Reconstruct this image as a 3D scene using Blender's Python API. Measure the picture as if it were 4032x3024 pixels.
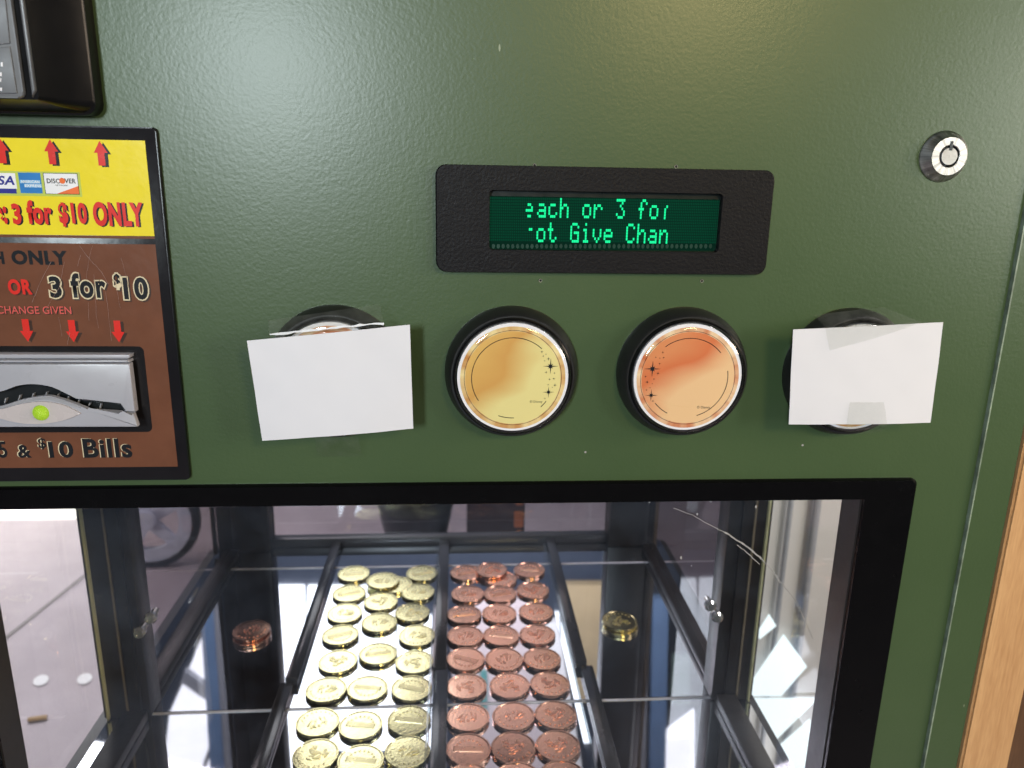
import bpy, bmesh, math, random
from mathutils import Vector, Matrix
random.seed(7)
R = math.radians
for o in list(bpy.data.objects): bpy.data.objects.remove(o)
scene = bpy.context.scene
COL = scene.collection

# ---------------------------------------------------------------- camera
CAM = Vector((0.0, -0.42, 1.30))                       # hand-held phone, 42 cm in front of the panel
AX_R = Vector((0.997585903, -0.067324925, 0.017021167))
AX_U = Vector((0.000985428, 0.25880865, 0.965928109))
AX_F = Vector((0.069436263, 0.963579492, -0.258250205))
FPX = 3028.0
cd = bpy.data.cameras.new('camera'); cam = bpy.data.objects.new('camera', cd); COL.objects.link(cam)
cam.matrix_world = Matrix(((AX_R.x, AX_U.x, -AX_F.x, CAM.x), (AX_R.y, AX_U.y, -AX_F.y, CAM.y),
                           (AX_R.z, AX_U.z, -AX_F.z, CAM.z), (0, 0, 0, 1)))
cd.sensor_width = 36.0; cd.lens = FPX / 4032 * 36.0
cd.clip_start = 0.01; cd.clip_end = 100
cd.dof.use_dof = True; cd.dof.focus_distance = 0.43; cd.dof.aperture_fstop = 12.0
scene.camera = cam

# ---------------------------------------------------------------- world, lamps, exposure
world = bpy.data.worlds.new('World'); scene.world = world; world.use_nodes = True
bg = world.node_tree.nodes['Background']
bg.inputs['Color'].default_value = (0.80, 0.86, 1.0, 1); bg.inputs['Strength'].default_value = 0.10
scene.cycles.max_bounces = 7; scene.cycles.diffuse_bounces = 2; scene.cycles.glossy_bounces = 5
scene.cycles.transparent_max_bounces = 12; scene.cycles.transmission_bounces = 2
scene.cycles.caustics_reflective = False; scene.cycles.caustics_refractive = False
vs = scene.view_settings
vs.view_transform = 'Standard'; vs.look = 'None'; vs.exposure = 0.0; vs.gamma = 1.0; vs.use_curve_mapping = False

def area(name, loc, target, sx, sy, watts, color, spread=180):
    l = bpy.data.lights.new(name, 'AREA'); l.shape = 'RECTANGLE'; l.size = sx; l.size_y = sy
    l.energy = watts; l.color = color; l.spread = R(spread)
    o = bpy.data.objects.new(name, l); COL.objects.link(o)
    o.location = loc
    o.rotation_euler = (Vector(target) - Vector(loc)).to_track_quat('-Z', 'Y').to_euler()
    return o
def gleam(px, py, dist):
    """a place in front of the panel whose mirror image in the panel shows at photo pixel (px, py)"""
    d = AX_F + AX_R * ((px - 2016) / FPX) - AX_U * ((py - 1512) / FPX)
    p = CAM + d * (-CAM.y / d.y); d = d.normalized(); d.y = -d.y
    return p + d * dist, p
def panel_lamp(name, px, py, dist, sx, sy, watts, color):
    l, p = gleam(px, py, dist); return area(name, l, p, sx, sy, watts, color)
# daylight opening up and to the left, behind the photographer
panel_lamp('daylight_opening', 1060, 250, 1.5, 0.15, 0.28, 14.5, (0.84, 0.95, 1.0))
# broad soft daylight of the covered yard in front of the machine
area('yard_daylight', (-1.1, -1.7, 2.7), (0.0, 0, 1.15), 1.3, 1.0, 0.6, (0.90, 0.95, 1.0))
# warm ceiling lamp over the machine
panel_lamp('warm_ceiling_lamp', 2760, -230, 1.2, 0.20, 0.18, 4.8, (1.0, 0.74, 0.34))
# daylight from the right
panel_lamp('daylight_right', 4270, 420, 1.3, 0.20, 0.42, 5.0, (0.95, 1.0, 0.93))
# warm lamp over the counter at the right
area('counter_lamp', (1.15, -0.45, 1.45), (0.36, 0.0, 0.98), 0.25, 0.25, 5.0, (1.0, 0.80, 0.60))
# daylight behind the machine: on the pavement and the pale wall
area('daylight_pavement', (-1.2, 1.6, 2.6), (-1.25, 1.45, 0), 1.0, 1.2, 62, (1.0, 0.92, 0.97))
area('band_wall_fill', (-3.2, 1.3, 0.40), (-1.75, 2.43, 0.30), 0.4, 0.3, 20, (1.0, 0.95, 0.88), 60)  # added low lamp with no real source, whitens the wall at the far left
area('daylight_pale_wall', (0.95, 0.22, 2.1), (0.75, 0.75, 0.75), 0.5, 0.4, 26, (1.0, 0.93, 0.92))
area('storefront_fill', (0.0, 1.9, 1.6), (0.0, 3.4, 3.0), 1.6, 0.5, 260, (0.95, 0.98, 1.0))  # added lamp with no real source, brightens the storefront in the mirror floor

# ---------------------------------------------------------------- measuring helpers (photo pixel -> point on a known plane)
def ray(px, py):
    return AX_F + AX_R * ((px - 2016) / FPX) - AX_U * ((py - 1512) / FPX)
def at(px, py, Y=0.0):
    d = ray(px, py); t = (Y - CAM.y) / d.y; return CAM + d * t
def xz(px, py, Y=0.0):
    p = at(px, py, Y); return (p.x, p.z)
def fl(px, py, z):
    d = ray(px, py); t = (z - CAM.z) / d.z; return CAM + d * t
H = 0.487; ZF = CAM.z - H                              # mirror floor of the coin case
def mir(px, py, Y):                                    # where a thing seen in the mirror floor stands on the plane y = Y
    p = fl(px, py, ZF); d = ray(px, py); d.z = -d.z; t = (Y - p.y) / d.y; return p + d * t

# ---------------------------------------------------------------- materials
MATS = {}
def nodes(name):
    m = bpy.data.materials.new(name); m.use_nodes = True
    nt = m.node_tree; return m, nt, nt.nodes['Principled BSDF']
def lk(nt, a, b): nt.links.new(a, b)
def coords(nt, scale=(1, 1, 1)):
    tc = nt.nodes.new('ShaderNodeTexCoord'); mp = nt.nodes.new('ShaderNodeMapping')
    mp.inputs['Scale'].default_value = scale; lk(nt, tc.outputs['Object'], mp.inputs['Vector']); return mp.outputs['Vector']
def noise(nt, vec, scale, detail=2, rough=0.5):
    n = nt.nodes.new('ShaderNodeTexNoise'); n.inputs['Scale'].default_value = scale
    n.inputs['Detail'].default_value = detail; n.inputs['Roughness'].default_value = rough
    lk(nt, vec, n.inputs['Vector']); return n.outputs['Fac']
def ramp(nt, fac, stops):
    r = nt.nodes.new('ShaderNodeValToRGB'); e = r.color_ramp.elements
    e[0].position, e[0].color = stops[0][0], (*stops[0][1], 1)
    e[1].position, e[1].color = stops[-1][0], (*stops[-1][1], 1)
    for p, c in stops[1:-1]:
        x = e.new(p); x.color = (*c, 1)
    lk(nt, fac, r.inputs['Fac']); return r.outputs['Color']
def bump(nt, bs, h, dist, strength=1.0, prev=None):
    b = nt.nodes.new('ShaderNodeBump'); b.inputs['Distance'].default_value = dist; b.inputs['Strength'].default_value = strength
    lk(nt, h, b.inputs['Height'])
    if prev: lk(nt, prev, b.inputs['Normal'])
    lk(nt, b.outputs['Normal'], bs.inputs['Normal']); return b.outputs['Normal']
def math_(nt, op, a, b=None, c=None):
    n = nt.nodes.new('ShaderNodeMath'); n.operation = op
    for i, v in enumerate((a, b, c)):
        if v is None: continue
        if isinstance(v, (int, float)): n.inputs[i].default_value = v
        else: lk(nt, v, n.inputs[i])
    return n.outputs[0]

def mat(name, col, rough=0.5, metal=0.0, var=0.12, vscale=60, bscale=None, bdist=0.0001, spec=0.5, emit=None, es=0):
    if name in MATS: return MATS[name]
    m, nt, bs = nodes(name)
    v = coords(nt); f = noise(nt, v, vscale, 4, 0.6)
    lo = tuple(c * (1 - var) for c in col); hi = tuple(min(1, c * (1 + var)) for c in col)
    lk(nt, ramp(nt, f, [(0.3, lo), (0.7, hi)]), bs.inputs['Base Color'])
    f2 = noise(nt, v, vscale * 2.7, 3)
    rr = math_(nt, 'MULTIPLY_ADD', f2, rough * 0.5, rough * 0.75)
    lk(nt, rr, bs.inputs['Roughness'])
    bs.inputs['Metallic'].default_value = metal; bs.inputs['Specular IOR Level'].default_value = spec
    if bscale: bump(nt, bs, noise(nt, v, bscale, 2), bdist)
    if emit:
        bs.inputs['Emission Color'].default_value = (*emit, 1); bs.inputs['Emission Strength'].default_value = es
    MATS[name] = m; return m

def green_paint():
    m, nt, bs = nodes('green_powder_coat')
    v = coords(nt)
    big = noise(nt, v, 9, 4, 0.6)
    base = ramp(nt, big, [(0.3, (0.049, 0.084, 0.034)), (0.7, (0.057, 0.094, 0.039))])
    # sparse pale nicks
    vs_ = coords(nt, (1, 1, 0.28))
    vo = nt.nodes.new('ShaderNodeTexVoronoi'); vo.inputs['Scale'].default_value = 42; vo.inputs['Randomness'].default_value = 1
    lk(nt, vs_, vo.inputs['Vector'])
    nick = math_(nt, 'LESS_THAN', vo.outputs['Distance'], 0.022)
    gate = math_(nt, 'GREATER_THAN', noise(nt, v, 14, 2), 0.56)
    nk = math_(nt, 'MULTIPLY', math_(nt, 'MULTIPLY', nick, gate), 0.55)
    mx = nt.nodes.new('ShaderNodeMix'); mx.data_type = 'RGBA'
    lk(nt, nk, mx.inputs[0]); lk(nt, base, mx.inputs[6]); mx.inputs[7].default_value = (0.42, 0.46, 0.34, 1)
    lk(nt, mx.outputs[2], bs.inputs['Base Color'])
    bs.inputs['Roughness'].default_value = 0.345; bs.inputs['Specular IOR Level'].default_value = 0.5
    n1 = noise(nt, v, 600, 1.0, 0.4); n2 = noise(nt, v, 280, 1, 0.5)
    hsum = math_(nt, 'MULTIPLY_ADD', n2, 0.9, n1)
    bump(nt, bs, hsum, 0.000058, 1.0)
    MATS['green'] = m; return m

def thin_glass(name, tint=(1, 1, 1), rough=0.0, dust=0.02, refl=1.0, dcol=(0.8, 0.85, 0.9), dscale=8, bumpd=0):
    m = bpy.data.materials.new(name); m.use_nodes = True; nt = m.node_tree; nt.nodes.clear()
    out = nt.nodes.new('ShaderNodeOutputMaterial')
    tr = nt.nodes.new('ShaderNodeBsdfTransparent'); tr.inputs['Color'].default_value = (*tint, 1)
    gl = nt.nodes.new('ShaderNodeBsdfGlossy'); gl.inputs['Roughness'].default_value = rough
    fr = nt.nodes.new('ShaderNodeLayerWeight'); fr.inputs['Blend'].default_value = 0.5
    fac = math_(nt, 'MULTIPLY', math_(nt, 'MULTIPLY_ADD', math_(nt, 'POWER', fr.outputs['Facing'], 4.0), 0.90, 0.06), refl)
    v = coords(nt)
    if bumpd:
        b = nt.nodes.new('ShaderNodeBump'); b.inputs['Distance'].default_value = bumpd
        lk(nt, noise(nt, v, 130, 3), b.inputs['Height']); lk(nt, b.outputs[0], gl.inputs['Normal']); lk(nt, b.outputs[0], fr.inputs['Normal'])
    m1 = nt.nodes.new('ShaderNodeMixShader'); lk(nt, fac, m1.inputs[0]); lk(nt, tr.outputs[0], m1.inputs[1]); lk(nt, gl.outputs[0], m1.inputs[2])
    df = nt.nodes.new('ShaderNodeBsdfDiffuse'); df.inputs['Color'].default_value = (*dcol, 1)
    nz = noise(nt, v, dscale, 6, 0.7)
    d = math_(nt, 'MULTIPLY', math_(nt, 'SUBTRACT', nz, 0.35), dust * 4); d.node.use_clamp = True
    m2 = nt.nodes.new('ShaderNodeMixShader'); lk(nt, d, m2.inputs[0]); lk(nt, m1.outputs[0], m2.inputs[1]); lk(nt, df.outputs[0], m2.inputs[2])
    lk(nt, m2.outputs[0], out.inputs['Surface'])
    MATS[name] = m; return m

def wood_mat(name, a, b, rough=0.45):
    m, nt, bs = nodes(name)
    v = coords(nt, (1, 1, 0.045)); f = noise(nt, v, 160, 6, 0.65)
    v2 = coords(nt, (1, 1, 0.10)); f2 = noise(nt, v2, 700, 2, 0.5)
    g = math_(nt, 'MULTIPLY_ADD', f2, 0.45, math_(nt, 'MULTIPLY', f, 0.75))
    lk(nt, ramp(nt, g, [(0.35, a), (0.75, b)]), bs.inputs['Base Color'])
    bs.inputs['Roughness'].default_value = rough
    bump(nt, bs, f2, 0.0001, 0.6); MATS[name] = m; return m

def coin_mat(name, col, rough):
    m, nt, bs = nodes(name); v = coords(nt)
    oi = nt.nodes.new('ShaderNodeObjectInfo')
    f = noise(nt, v, 120, 3)
    hue = math_(nt, 'MULTIPLY_ADD', oi.outputs['Random'], 0.35, math_(nt, 'MULTIPLY', f, 0.65))
    lo = tuple(c * 0.80 for c in col)
    lk(nt, ramp(nt, hue, [(0.2, lo), (0.75, col)]), bs.inputs['Base Color'])
    bs.inputs['Metallic'].default_value = 1.0
    lk(nt, math_(nt, 'MULTIPLY_ADD', f, rough, rough * 0.55), bs.inputs['Roughness'])
    bump(nt, bs, noise(nt, v, 420, 2), 0.00012, 0.8); MATS[name] = m; return m

def emission(name, col, s):
    m = bpy.data.materials.new(name); m.use_nodes = True; nt = m.node_tree; nt.nodes.clear()
    o = nt.nodes.new('ShaderNodeOutputMaterial'); e = nt.nodes.new('ShaderNodeEmission')
    v = coords(nt); f = noise(nt, v, 1.6, 3)
    lk(nt, ramp(nt, f, [(0.3, tuple(c * 0.85 for c in col)), (0.7, col)]), e.inputs['Color'])
    e.inputs['Strength'].default_value = s; lk(nt, e.outputs[0], o.inputs['Surface']); MATS[name] = m; return m

GREEN = green_paint()
BLACK = mat('black_plastic', (0.012, 0.012, 0.013), 0.42, bscale=900, bdist=0.00004)
BLACKGLOSS = mat('black_gloss', (0.003, 0.003, 0.0035), 0.25, spec=0.14)
BEZEL = mat('black_grained_plastic', (0.006, 0.0055, 0.0072), 0.5, bscale=620, bdist=0.00028, spec=0.16)
READER = mat('reader_black', (0.006, 0.006, 0.007), 0.20, spec=0.14)
KEYPAD = mat('keypad_grey', (0.115, 0.12, 0.135), 0.45, bscale=1500, bdist=0.00003)
BORDER = mat('sign_black', (0.011, 0.0105, 0.013), 0.20, bscale=160, bdist=0.00007, spec=0.16)
YELLOW = mat('sign_yellow', (0.80, 0.66, 0.03), 0.20, var=0.04, bscale=220, bdist=0.00008)
BROWN = mat('sign_brown', (0.150, 0.058, 0.032), 0.22, var=0.10, bscale=220, bdist=0.00008)
RED = mat('print_red', (0.66, 0.030, 0.022), 0.25, var=0.05)
REDPALE = mat('print_coral', (0.62, 0.10, 0.085), 0.3, var=0.05)
INK = mat('print_black', (0.012, 0.013, 0.016), 0.25)
INKB = mat('print_shadow', (0.045, 0.022, 0.014), 0.3)
CREAM = mat('print_cream', (0.66, 0.56, 0.38), 0.3, var=0.05)
WHITEP = mat('print_white', (0.80, 0.80, 0.84), 0.25, var=0.03)
LIME = mat('print_lime', (0.48, 0.56, 0.10), 0.25, var=0.04)
NAVY = mat('print_navy', (0.03, 0.035, 0.26), 0.25, var=0.05)
SKYB = mat('print_blue', (0.04, 0.22, 0.58), 0.25, var=0.25, vscale=25)
PALEB = mat('print_pale_blue', (0.25, 0.52, 0.78), 0.25, var=0.05)
ORANGE = mat('print_orange', (0.78, 0.16, 0.04), 0.25, var=0.08)
SILVER = mat('silver_plastic', (0.38, 0.38, 0.43), 0.30, var=0.05, bscale=1800, bdist=0.00002)
SILVERD = mat('silver_inner', (0.30, 0.30, 0.33), 0.35)
LED = mat('led_lens', (0.30, 0.48, 0.03), 0.2, emit=(0.40, 0.70, 0.0), es=0.28, bscale=1500, bdist=0.0006)
STEEL = mat('turned_steel', (0.72, 0.71, 0.70), 0.20, metal=1.0, var=0.06)
CHROME = mat('chrome', (0.80, 0.80, 0.82), 0.08, metal=1.0, var=0.03)
CARD = mat('white_card', (0.69, 0.685, 0.745), 0.55, var=0.02, vscale=25)
CARDEDGE = CARD
GLASS = thin_glass('window_glass', dust=0.028, dscale=9, refl=0.6, dcol=(0.55, 0.7, 1.0))
GLASSIN = thin_glass('case_glass', tint=(0.93, 0.97, 0.95), dust=0.008, refl=0.9)
GLASSDIM = thin_glass('case_glass_dusty', tint=(0.50, 0.48, 0.50), dust=0.012, refl=0.8)
GLASSDARK = thin_glass('case_glass_tinted', tint=(0.27, 0.245, 0.255), dust=0.008, refl=0.7)
LENS = thin_glass('button_lens', dust=0.0, refl=1.0)
TAPE = thin_glass('clear_tape', tint=(0.945, 0.95, 0.935), rough=0.09, dust=0.05, dscale=30, refl=0.55, dcol=(0.70, 0.72, 0.68), bumpd=0.00003)
SCRATCH = mat('scratch_white', (0.36, 0.345, 0.345), 0.6)
MIRROR = mat('mirror_floor', (0.70, 0.74, 0.80), 0.025, metal=1.0, var=0.02)
CASEBLK = mat('case_black_metal', (0.016, 0.0145, 0.0145), 0.38, bscale=300, bdist=0.0002)
GROOVE = mat('edge_trim_tan', (0.20, 0.16, 0.11), 0.35)
GLEDGE = mat('sheet_edge_white', (0.60, 0.60, 0.66), 0.3)
GOLD = coin_mat('gold_coin_metal', (0.92, 0.85, 0.46), 0.20)
COPPER = coin_mat('copper_coin_metal', (0.93, 0.54, 0.38), 0.20)
WOOD = wood_mat('oak_board', (0.44, 0.225, 0.095), (0.62, 0.36, 0.17))
WOODD = wood_mat('dark_board', (0.07, 0.032, 0.014), (0.12, 0.06, 0.028))
PAVE = mat('pavement_concrete', (0.48, 0.425, 0.455), 0.8, var=0.09, vscale=5, bscale=160, bdist=0.002)
PALEWALL = mat('pale_wall', (0.62, 0.60, 0.59), 0.7, var=0.04, vscale=3)
WHITEWALL = mat('white_wall', (0.82, 0.80, 0.77), 0.7, var=0.03, vscale=3)
DARKWALL = mat('dark_navy_wall', (0.011, 0.017, 0.031), 0.6)
SKYPANE = emission('bright_sky_pane', (0.93, 0.98, 1.0), 8.0)
BLUEPOST = mat('blue_grey_post', (0.16, 0.27, 0.45), 0.5, var=0.08, vscale=4, emit=None)
GREYPOST = mat('grey_post', (0.32, 0.33, 0.36), 0.5)
TANW = mat('tan_wall', (0.27, 0.20, 0.11), 0.7, var=0.15, vscale=4)
TEALW = mat('teal_panel', (0.06, 0.20, 0.19), 0.6)

# ---------------------------------------------------------------- mesh helpers
def finish(name, bm, m, parent=None, smooth=False, loc=None):
    bmesh.ops.recalc_face_normals(bm, faces=bm.faces)
    me = bpy.data.meshes.new(name); bm.to_mesh(me); bm.free()
    if m: me.materials.append(m)
    if smooth:
        for p in me.polygons: p.use_smooth = True
    o = bpy.data.objects.new(name, me); COL.objects.link(o)
    if parent: o.parent = parent
    if loc: o.location = loc
    return o
def shade(o, ang=35):
    me = o.data
    for p in me.polygons: p.use_smooth = True
    try: me.set_sharp_from_angle(angle=R(ang))
    except Exception: pass
    return o
def box(bm, x0, x1, y0, y1, z0, z1):
    v = [bm.verts.new(p) for p in ((x0, y0, z0), (x1, y0, z0), (x1, y1, z0), (x0, y1, z0), (x0, y0, z1), (x1, y0, z1), (x1, y1, z1), (x0, y1, z1))]
    for f in ((0, 1, 2, 3), (4, 5, 6, 7), (0, 1, 5, 4), (1, 2, 6, 5), (2, 3, 7, 6), (3, 0, 4, 7)): bm.faces.new([v[i] for i in f])
def boxobj(name, m, parent, *b, bev=0):
    bm = bmesh.new(); box(bm, *b)
    if bev:
        bmesh.ops.bevel(bm, geom=bm.edges[:], offset=bev, segments=2, affect='EDGES', profile=0.5)
    return shade(finish(name, bm, m, parent))
def prism(bm, pts, y0, y1, bev=0, seg=2):
    """polygon in (x, z), from y0 (back) to y1 (front)"""
    a = [bm.verts.new((x, y0, z)) for x, z in pts]; b = [bm.verts.new((x, y1, z)) for x, z in pts]
    n = len(pts); bm.faces.new(a[::-1]); top = bm.faces.new(b)
    for i in range(n): bm.faces.new((a[i], a[(i + 1) % n], b[(i + 1) % n], b[i]))
    if bev: bmesh.ops.bevel(bm, geom=list(top.edges), offset=bev, segments=seg, affect='EDGES', profile=0.5)
def prismobj(name, m, parent, pts, y0, y1, bev=0):
    bm = bmesh.new(); prism(bm, pts, y0, y1, bev); return shade(finish(name, bm, m, parent))
def rrect(x0, x1, z0, z1, r, n=5):
    out = []
    for cx, cz, a0 in ((x1 - r, z1 - r, 0), (x0 + r, z1 - r, 90), (x0 + r, z0 + r, 180), (x1 - r, z0 + r, 270)):
        for k in range(n + 1):
            a = R(a0 + 90 * k / n); out.append((cx + r * math.cos(a), cz + r * math.sin(a)))
    return out
def ring(bm, outer, inner, y0, y1, chamfer=0):
    """flat frame between two loops with equal vertex counts"""
    n = len(outer); L = []
    cx = sum(p[0] for p in outer) / n; cz = sum(p[1] for p in outer) / n
    def loop(pts, y, s=0):
        r = []
        for x, z in pts:
            d = math.hypot(x - cx, z - cz); r.append(bm.verts.new((x - (x - cx) / d * s, y, z - (z - cz) / d * s)))
        return r
    ob = loop(outer, y0); om = loop(outer, y1 + chamfer); of = loop(outer, y1, chamfer)
    nf = loop(inner, y1, -chamfer * 0.5); nm = loop(inner, y1 + chamfer * 0.5); nb = loop(inner, y0)
    S = [ob, om, of, nf, nm, nb]
    for a, b in zip(S, S[1:] + S[:1]):
        for i in range(n): bm.faces.new((a[i], a[(i + 1) % n], b[(i + 1) % n], b[i]))
def lathe(bm, prof, c, n=64, axis='y'):
    """profile of (radius, height); axis y = height towards the camera (-y), axis z = up"""
    rows = []
    for r, h in prof:
        if r < 1e-7:
            p = (c[0], c[1] - h, c[2]) if axis == 'y' else (c[0], c[1], c[2] + h)
            rows.append([bm.verts.new(p)]); continue
        row = []
        for k in range(n):
            a = 2 * math.pi * k / n
            p = (c[0] + r * math.cos(a), c[1] - h, c[2] + r * math.sin(a)) if axis == 'y' else (c[0] + r * math.cos(a), c[1] + r * math.sin(a), c[2] + h)
            row.append(bm.verts.new(p))
        rows.append(row)
    for a, b in zip(rows, rows[1:]):
        for k in range(n):
            k2 = (k + 1) % n
            if len(a) == 1 and len(b) == 1: continue
            if len(a) == 1: bm.faces.new((a[0], b[k], b[k2]))
            elif len(b) == 1: bm.faces.new((a[k], a[k2], b[0]))
            else: bm.faces.new((a[k], a[k2], b[k2], b[k]))
def latheobj(name, m, parent, prof, c, n=64, axis='y', ang=35):
    bm = bmesh.new(); lathe(bm, prof, c, n, axis); return shade(finish(name, bm, m, parent), ang)
def tube(bm, pts, r, n=8):
    rows = []
    for i, p in enumerate(pts):
        p = Vector(p); d = (Vector(pts[min(i + 1, len(pts) - 1)]) - Vector(pts[max(i - 1, 0)])).normalized()
        u = d.cross(Vector((0.31, 0.2, 0.93))).normalized(); w = d.cross(u)
        rows.append([bm.verts.new(p + (u * math.cos(2 * math.pi * k / n) + w * math.sin(2 * math.pi * k / n)) * r) for k in range(n)])
    for a, b in zip(rows, rows[1:]):
        for k in range(n): bm.faces.new((a[k], a[(k + 1) % n], b[(k + 1) % n], b[k]))
    bm.faces.new(rows[0]); bm.faces.new(rows[-1][::-1])
def thing(name, label, cat, loc=(0, 0, 0), group=None):
    o = bpy.data.objects.new(name, None); COL.objects.link(o); o.location = loc; o.empty_display_size = 0.02
    o['label'] = label; o['category'] = cat
    if group: o['group'] = group
    return o
def tag(o, label, cat, group=None):
    o['label'] = label; o['category'] = cat
    if group: o['group'] = group
    return o
def struct(o): o['kind'] = 'structure'; return o
def part(name, parent, label=None):
    o = bpy.data.objects.new(name, None); COL.objects.link(o); o.parent = parent; o.empty_display_size = 0.01
    if label: o['label'] = label
    return o

def glyphs(text, bold=0.0, italic=0.0, sp=None):
    cu = bpy.data.curves.new('lettering', 'FONT'); cu.body = text; cu.size = 1.0; cu.offset = bold; cu.shear = italic; cu.space_character = sp or 1.0 + bold * 2.2
    cu.resolution_u = 4; cu.fill_mode = 'BOTH'
    ob = bpy.data.objects.new('lettering', cu); COL.objects.link(ob)
    dg = bpy.context.evaluated_depsgraph_get()
    me = bpy.data.meshes.new_from_object(ob.evaluated_get(dg))
    bpy.data.objects.remove(ob); bpy.data.curves.remove(cu)
    return me
def lettering(text, bb, Y, m, parent, bold=0.0, italic=0.0, name='lettering', d=(0, 0), grow=0.0, sp=None):
    """flat printed word fitted into the photo box bb = (x0, y0, x1, y1) on the plane y = Y"""
    me = glyphs(text, bold, italic, sp)
    xs = [v.co.x for v in me.vertices]; ys = [v.co.y for v in me.vertices]
    ax, bx_, ay, by = min(xs), max(xs), min(ys), max(ys)
    xa, za = xz(bb[0], (bb[1] + bb[3]) / 2, Y); xb, zb = xz(bb[2], (bb[1] + bb[3]) / 2, Y)
    zt = at((bb[0] + bb[2]) / 2, bb[1], Y).z; zl = at((bb[0] + bb[2]) / 2, bb[3], Y).z
    xa += d[0] - grow; xb += d[0] + grow; zt += d[1] + grow; zl += d[1] - grow
    sl = (zb - za) / (xb - xa) * 0
    for v in me.vertices:
        x = xa + (v.co.x - ax) / (bx_ - ax) * (xb - xa); z = zl + (v.co.y - ay) / (by - ay) * (zt - zl)
        v.co = (x, Y, z + sl)
    me.materials.clear(); me.materials.append(m)
    o = bpy.data.objects.new(name, me); COL.objects.link(o); o.parent = parent
    return o
def sheet(name, m, parent, pts, Y, t=0.00012):
    bm = bmesh.new(); prism(bm, pts, Y + t, Y); return finish(name, bm, m, parent)

# ================================================================ setting
ground = bmesh.new()
gv = [ground.verts.new(p) for p in ((-6, -3, 0), (6, -3, 0), (6, 9, 0), (-6, 9, 0))]; ground.faces.new(gv)
ground = struct(finish('pavement', ground, PAVE))
# saw-cut joint in the pavement, running diagonally left of the machine
bm = bmesh.new()
def gpt(px, py, z=0.004): return fl(px, py, z)
a = gpt(345, 2255); b = gpt(60, 2480); n = (b - a).normalized().cross(Vector((0, 0, 1))) * 0.006
a2 = a - (b - a) * 1.2; b2 = b + (b - a) * 0.8
bm.faces.new([bm.verts.new(p) for p in (a2 + n, b2 + n, b2 - n, a2 - n)])
finish('pavement_joint', bm, mat('joint_grey', (0.25, 0.23, 0.23), 0.9), ground)

# ================================================================ the machine
VM = thing('vending_machine', 'green souvenir coin vending machine with black framed coin window and round buttons', 'vending machine', (0, 0, 0))
XS = xz(3852, 1800)[0]                                  # seam between door and cabinet edge
XW = xz(3998, 1810)[0]                                  # cabinet edge against the wooden board
wx0, wx1 = at(62, 2720, 0.0225).x - .0007, xz(3395, 1968)[0]           # window opening
ox1 = xz(3605, 1890)[0]; ox0 = wx0 - (ox1 - wx1)
oz1 = xz(1800, 1897)[1]; wz1 = xz(1800, 1978)[1]
wz0 = 0.80; oz0 = 0.75
bm = bmesh.new()
xsn = [-0.75, ox0 + 0.004, ox1 - 0.004, XS - 0.0006]; zsn = [0.45, oz0 + 0.004, oz1 - 0.004, 1.95]
grid = [[bm.verts.new((x, 0, z)) for x in xsn] for z in zsn]
for j in range(3):
    for i in range(3):
        if (i, j) != (1, 1): bm.faces.new((grid[j][i], grid[j][i + 1], grid[j + 1][i + 1], grid[j + 1][i]))
g = bmesh.ops.extrude_face_region(bm, geom=bm.faces[:])
bmesh.ops.translate(bm, vec=(0, 0.006, 0), verts=[v for v in g['geom'] if isinstance(v, bmesh.types.BMVert)])
panel = finish('front_panel', bm, GREEN, VM)
bm = bmesh.new(); box(bm, XS, XW, -0.0022, 0.05, 0.45, 1.95)
bmesh.ops.bevel(bm, geom=bm.edges[:], offset=0.0008, segments=2, affect='EDGES')
edge = shade(finish('cabinet_edge', bm, GREEN, VM))
boxobj('pale_edge', mat('pale_edge_grey', (0.21, 0.26, 0.20), 0.4, var=0.4, vscale=90), VM, XS - .00015, XS + .00075, -.00245, .002, 0.45, 1.95)  # thin pale grey strip laid along the cabinet edge at the seam
# body above and below the coin case
boxobj('cabinet_top', CASEBLK, VM, -0.74, 0.30, 0.012, 0.60, 1.27, 1.94)
boxobj('cabinet_base', CASEBLK, VM, -0.345, 0.300, 0.012, 0.58, 0.02, ZF - 0.02)

# window: frame, glass, scratches
win = part('coin_window', VM)
bm = bmesh.new()
ring(bm, rrect(ox0, ox1, oz0, oz1, 0.004), rrect(wx0, wx1, wz0, wz1, 0.0012), 0.0, -0.0035, 0.0016)
shade(finish('frame', bm, BLACKGLOSS, win))
bm = bmesh.new()
ring(bm, rrect(wx0 - 0.004, wx1 + 0.004, wz0 - 0.004, wz1 + 0.004, 0.0012), rrect(wx0 + 0.0007, wx1 - 0.0007, wz0 + 0.0007, wz1 - 0.0007, 0.0012), 0.022, 0.001, 0.0)
finish('jamb', bm, mat('jamb_dark', (0.035, 0.030, 0.030), 0.35), win)
bm = bmesh.new(); box(bm, wx0 - 0.002, wx1 + 0.002, 0.0225, 0.0255, wz0 - 0.002, wz1 + 0.002)
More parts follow.
